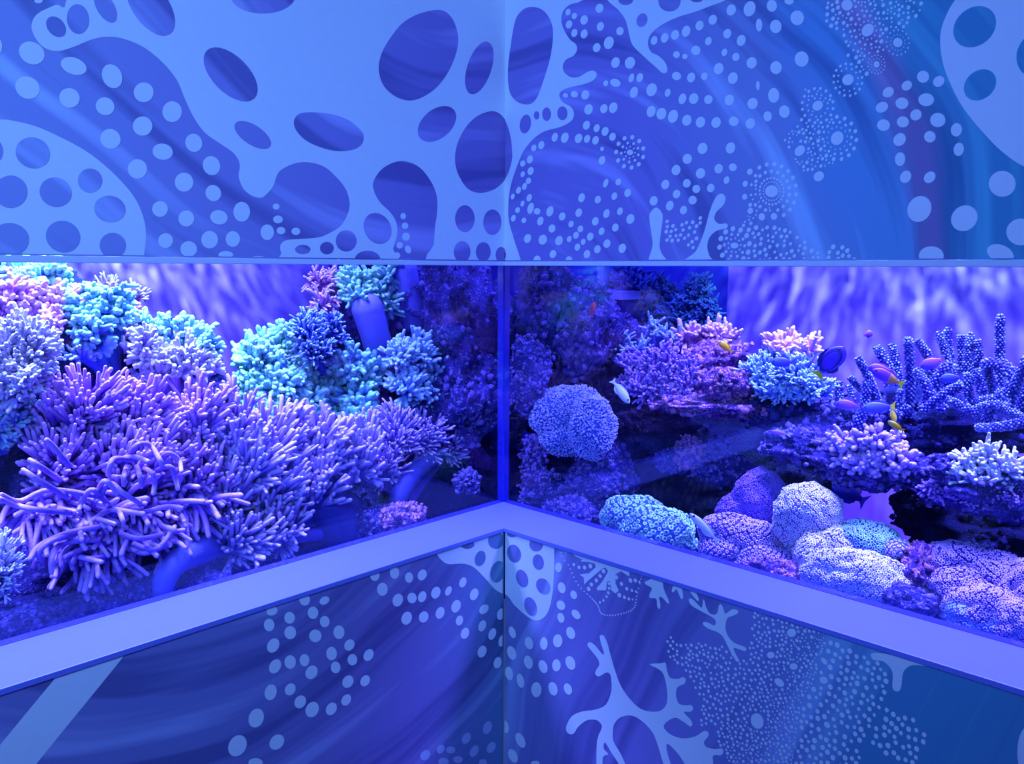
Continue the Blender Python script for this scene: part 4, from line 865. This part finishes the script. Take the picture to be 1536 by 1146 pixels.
colony('leather_coral', 'mauve knobbly coral on the violet rock below the yellow pair of fish', 'coral', 'R', .27, (1305, 725),
    [(1275, 670, 36, 28), (1315, 668, 40, 30, -.01), (1350, 690, 26, 24, 0), (1295, 695, 40, 20, -.02)], 'knob', VIO2, .045, seed=50)
colony('knobbly_coral', 'knobbly grey-violet coral standing on the right rock shelf', 'coral', 'R', .24, (1475, 730),
    [(1450, 695, 22, 22), (1480, 685, 22, 24, 0), (1512, 700, 28, 20, 0), (1470, 715, 44, 16, -.01)], 'knobl', WHT, .035, seed=51)
colony('table_coral', 'small violet table coral low on the right rock shelf', 'coral', 'R', .24, (1420, 745), [(1410, 735, 36, 16), (1460, 745, 40, 14), (1515, 745, 30, 14)], 'acro', BUSH, .03, seed=52)
mound('button_polyp_mound', 'deep purple polyp cone behind the pale mounds', 'coral', 'R', [(1140, 750, 38, 44, .26), (1110, 770, 34, 30, .25)], .05, ZPUR, 2.8, 53)
mound('button_polyp_mound', 'pale lilac polyp mound next to the white slender fish', 'coral', 'R', [(1095, 800, 46, 28, .16), (1130, 815, 46, 34, .17), (1150, 845, 44, 26, .15), (1080, 822, 30, 18, .13)], .045, ZLIL, 3.4, 54, 'flower')
mound('button_polyp_mound', 'brightest white polyp mounds at the middle of the right ledge', 'coral', 'R',
      [(1212, 765, 46, 38, .20), (1200, 792, 38, 32, .20), (1300, 818, 52, 36, .22, ZGRN), (1252, 828, 46, 38, .19), (1222, 835, 28, 36, .16), (1290, 868, 66, 42, .13), (1240, 860, 42, 38, .14), (1345, 822, 20, 14, .22)], .05, ZWHT, 3.0, 55)
mound('brain_coral', 'lilac and turquoise folded polyp mound in the lower right corner', 'coral', 'R',
      [(1440, 850, 58, 36, .22), (1490, 868, 56, 40, .22), (1445, 880, 48, 26, .18), (1475, 915, 52, 38, .15), (1520, 935, 40, 44, .15), (1460, 925, 42, 28, .14, ZSKY), (1550, 890, 50, 50, .2)], .05, ZLIL, 3.0, 56, amp=.22)

def c6(x, y): return 1136+x/3.82, 380+y/3.82
def rod(pts, r, d0, d1=None):
    d1 = d0 if d1 is None else d1; n = len(pts)
    return ([(*c6(x, y), d0+(d1-d0)*i/(n-1)) for i, (x, y) in enumerate(pts)], r/3.82)
rgs = np.random.default_rng(9)
G1 = [rod([(860,930),(880,800),(870,660),(862,500)],22,.40,.36), rod([(1010,760),(985,600),(915,505)],20,.40,.38), rod([(760,760),(740,640),(700,545)],24,.42), rod([(820,760),(800,640),(765,530)],18,.44),
      rod([(700,900),(650,740),(580,605)],18,.36,.33), rod([(700,880),(620,800),(530,715)],14,.36,.34), rod([(570,1000),(610,900),(640,740)],24,.34), rod([(460,1000),(470,880),(465,740)],17,.38), rod([(470,880),(540,830),(530,760)],12,.4),
      rod([(860,900),(820,860),(820,780)],16,.36), rod([(820,940),(720,870),(660,760)],14,.38)]
G2 = [rod([(1110,840),(1090,620),(1035,460)],18,.42,.40), rod([(1130,800),(1110,640),(1095,450)],18,.43), rod([(1200,800),(1180,660),(1160,470)],18,.44), rod([(1230,760),(1200,620),(1220,470)],18,.42), rod([(1230,700),(1270,600),(1260,510)],16,.42),
      rod([(1230,880),(1200,800),(1200,700)],22,.34), rod([(1300,900),(1290,800),(1260,680)],24,.33), rod([(1380,860),(1340,760),(1300,630)],24,.35), rod([(960,900),(1020,760),(1080,640)],28,.36), rod([(960,900),(1060,820),(1160,750)],22,.31),
      rod([(1070,900),(1000,820),(920,670)],26,.34), rod([(1260,920),(1190,880),(1100,840)],20,.28), rod([(860,820),(900,720),(960,690)],16,.4), rod([(1040,900),(1080,780),(1130,660)],22,.4)]
G3 = [rod([(1380,900),(1385,700),(1393,370)],22,.42,.40), rod([(1310,640),(1400,640),(1450,710),(1440,790),(1385,800)],26,.34,.30), rod([(1430,900),(1460,800),(1540,610)],27,.33,.30), rod([(1440,880),(1360,865),(1260,890)],18,.28), rod([(1440,850),(1380,825),(1280,840)],16,.3),
      rod([(1580,955),(1420,985),(1265,1000)],22,.26), rod([(1600,990),(1500,930),(1400,880)],15,.27), rod([(1500,900),(1520,800),(1560,700)],20,.38), rod([(1320,960),(1340,860),(1310,760)],24,.36), rod([(1560,860),(1600,720),(1590,560)],24,.38)]
for g_, lb, bp in [(G1, 'violet staghorn coral with bare forked branches behind the orange-tailed fish', (1340, 640)), (G2, 'dense blue staghorn coral thicket right of the orange-tailed fish', (1420, 640)), (G3, 'tall staghorn coral with one upright spear and a hooked branch at the right edge', (1500, 650))]:
    staghorn('staghorn_coral', lb, 'coral', 'R', g_, at(bp[0], bp[1], 'R', .36), STAG, rgs)

# ------------------------------------------------------------------ plumbing
kclear = plain('smoky_plastic', (.02, .03, .22), .2)
krim = plain('plastic_rim', (.30, .34, .85), .3)
P = at(926, 505, 'R', .52); s = scale_at(P)
e = empty('overflow_box', P, 'dark square overflow box with a pale rim behind the red fish', 'overflow box')
m = MB(); m.box((-.03, -18*s, 0), (.05, 18*s, 56*s)); m.build('box', kclear, e)
m = MB(); m.box((-.034, -20*s, 56*s), (.054, 20*s, 68*s)); m.build('rim', krim, e)
P = at(903, 500, 'R', .56); s = scale_at(P); m = MB()
path_tube(m, [(0, 0, 0), (0, 0, 30*s), (0, 0, 130*s)], [9*s]*3, 16, 0, 0, False); o = m.build('pipe', plain('pale_pipe', (.30, .28, .9), .3)); o.location = [float(c) for c in P]
tag(o, 'upright blue plastic pipe left of the overflow box', 'pipe')

# ------------------------------------------------------------------ fish
def fishmat(name, a, b, lo, hi, c=None):
    """body colour a at the head, b towards the tail"""
    k = NT(name); t = k.n('ShaderNodeAttribute', attribute_name='tip').outputs['Fac']
    f = k.n('ShaderNodeMapRange', {0: t, 1: lo, 2: hi}).outputs[0]
    g = k.n('ShaderNodeTexCoord').outputs['Object']
    cc = k.mix(f, a, b); cc = k.mix(k.math('MULTIPLY', k.noise(g, 300, 2), .25), cc, tuple(x*.6 for x in a))
    k.set(k.b.inputs['Base Color'], cc); k.b.inputs['Roughness'].default_value = .35; return k.m
EYE = plain('fish_eye', (.01, .01, .03), .1)
def fish(label, px, py, side, d, Lp, ang, hr, body, fin, tailm=None, wr=.35, name='reef_fish', cat='fish', mark=None):
    """Lp length in px, ang = direction the head points (degrees, 0 right, 90 up), hr = height / length"""
    C = at(px, py, side, d); s = scale_at(C); L_ = Lp*s; Rr, U, V = basis(C)
    a = math.radians(ang); H = math.cos(a)*Rr+math.sin(a)*U; H = unit(H+V*.12); D_ = unit(np.cross(V, H)); 
    if D_[2] < 0: D_ = -D_
    S_ = np.cross(H, D_)
    e = empty(name, C, label, cat, 'fish in the right tank')
    def T(x, y, z): return H*x*L_+S_*y*L_+D_*z*L_      # x forward, y side, z dorsal
    xs = [.5, .485, .44, .36, .25, .10, -.05, -.18, -.28, -.34]; hs = [.04, .22, .48, .76, .96, 1.0, .86, .60, .36, .26]
    n = 14; mb = MB(); Vv = []; Tt = []
    for x, h in zip(xs, hs):
        for j in range(n):
            t = j*2*math.pi/n; Vv.append(T(x, math.sin(t)*h*hr*wr*.5*(1 if x > -.1 else .7), math.cos(t)*h*hr*.5-.02*hr*(x > .3))); Tt.append(.5-x)
    F = [(i*n+j, i*n+(j+1) % n, (i+1)*n+(j+1) % n, (i+1)*n+j) for i in range(len(xs)-1) for j in range(n)]+[tuple(range(n)), tuple(range((len(xs)-1)*n, len(xs)*n))]
    mb.add(Vv, Tt, F); mb.build('body', body, e)
    def sheet(nm, pts, m, th=.008):
        mb = MB(); k = len(pts); A = [T(x, th, z) for x, z in pts]+[T(x, -th, z) for x, z in pts]
        mb.add(A, .5, [tuple(range(k)), tuple(reversed(range(k, 2*k)))]+[(i, (i+1) % k, k+(i+1) % k, k+i) for i in range(k)], 0, False); mb.build(nm, m, e)
    sheet('tail_fin', [(-.32, .11*hr), (-.40, .22*hr), (-.50, .46*hr), (-.47, .15*hr), (-.46, 0), (-.47, -.15*hr), (-.50, -.46*hr), (-.40, -.22*hr), (-.32, -.11*hr)], tailm or fin)
    sheet('dorsal_fin', [(.30, .40*hr), (.20, .56*hr), (.0, .62*hr), (-.16, .52*hr), (-.27, .30*hr), (-.25, .18*hr), (-.05, .38*hr), (.15, .45*hr)], fin)
    sheet('anal_fin', [(.05, -.46*hr), (-.05, -.58*hr), (-.17, -.50*hr), (-.26, -.28*hr), (-.24, -.17*hr), (-.05, -.38*hr)], fin)
    if mark:                                                    # curved dark band on both flanks
        for sg in (1, -1):
            mb = MB(); ring = []
            for i in range(25):
                t = i*2*math.pi/24
                for q in (1.0, .80):
                    x = .06+.36*q*math.cos(t); z = .02+.40*q*hr*math.sin(t)
                    hh = np.interp(-x, [-v for v in xs], hs); yy = hr*wr*.5*(1 if x > -.1 else .75)*hh*math.sqrt(max(0, 1-(z/(hr*.5*hh+1e-6))**2))
                    ring.append(T(x, sg*(yy+.006), z))
            mb.add(ring, .5, [(2*i, 2*i+1, 2*i+3, 2*i+2) for i in range(24)]); mb.build('flank_band', mark, e)
    for sg in (1, -1):
        V0, F0 = ico(2); mb = MB(); c = T(.385, sg*hr*wr*.30, .10*hr); mb.add(V0*L_*.030+c, 0, F0); mb.build('eye', EYE, e)
    return e
B_VIO = fishmat('violet_fish', (.30, .10, .90), (.55, .12, .75), .2, .8)
B_BLU = fishmat('blue_fish', (.12, .14, .85), (.10, .08, .60), .2, .8)
B_WHT = fishmat('white_fish', (.80, .82, 1.0), (.70, .75, 1.0), .2, .8)
B_ORG = fishmat('violet_orange_fish', (.35, .06, .85), (1.0, .40, .01), .50, .56)
B_YEL = fishmat('yellow_fish', (1.0, .70, .12), (1.0, .60, .01), .1, .4)
B_RED = fishmat('red_fish', (1.0, .03, .03), (.9, .04, .08), .2, .8)
B_TAN = fishmat('tang_blue', (.10, .05, .60), (.22, .06, .95), .2, .5)
YEL = plain('yellow_fin', (1.0, .85, .03), .4); ORG = plain('orange_fin', (1.0, .45, .01), .4); FBL = plain('blue_fin', (.12, .10, .75), .4)
FVI = plain('violet_fin', (.40, .14, .80), .4); FWH = plain('white_fin', (.70, .75, 1.0), .4); FRE = plain('red_fin', (.9, .08, .15), .4); NVY = plain('navy_fin', (.03, .02, .28), .4)
t_ = fish('blue tang with dark outline and yellow tail above the table coral', 1245, 543, 'R', .22, 60, 52, .50, B_TAN, NVY, YEL, .3, mark=NVY)
fish('small red fish upright in front of the violet rock', 889, 464, 'R', .20, 23, 78, .34, B_RED, FRE)
fish('white wrasse nosing down beside the purple bush coral', 931, 587, 'R', .20, 44, -52, .30, B_WHT, FWH)
fish('yellow fish under the pink table coral', 1088, 520, 'R', .32, 28, 143, .36, B_YEL, ORG)
fish('violet fish with orange rear half in front of the staghorn coral', 1332, 566, 'R', .21, 50, 155, .36, B_ORG, FVI, YEL)
fish('violet fish swimming just above the orange-tailed one', 1322, 554, 'R', .27, 38, 172, .40, B_VIO, FVI)
fish('magenta-violet fish among the staghorn tips', 1399, 544, 'R', .26, 36, 205, .48, B_VIO, FVI)
fish('purple fish low between the table coral and the forked staghorn', 1272, 607, 'R', .24, 36, 178, .42, B_VIO, FVI)
fish('blue fish with small yellow tail below the forked staghorn', 1318, 611, 'R', .25, 48, 188, .36, B_BLU, FBL, YEL)
fish('upper yellow fish of the pair above the mauve coral', 1340, 624, 'R', .18, 22, -75, .34, B_YEL, YEL)
fish('lower yellow-orange fish of the pair above the mauve coral', 1344, 639, 'R', .16, 27, 150, .32, B_YEL, ORG)
fish('blue fish in front of the blue-green table coral', 1175, 543, 'R', .22, 36, 182, .42, B_BLU, FBL)
fish('blue fish half hidden in the staghorn thicket', 1427, 567, 'R', .24, 32, 188, .46, B_BLU, FBL)
fish('tiny purple fish alone before the bright backdrop', 1302, 501, 'R', .40, 14, 20, .75, B_VIO, FVI)
fish('slim violet fish with white tail over the dark slope', 1170, 650, 'R', .20, 32, 172, .24, B_VIO, FWH)
fish('slender white fish close to the glass above the pale mound', 1057, 792, 'R', .075, 62, 137, .20, B_WHT, FWH)
fish('large blue fish seen through the bright violet gap', 1274, 738, 'R', .52, 56, 150, .55, B_BLU, FBL)
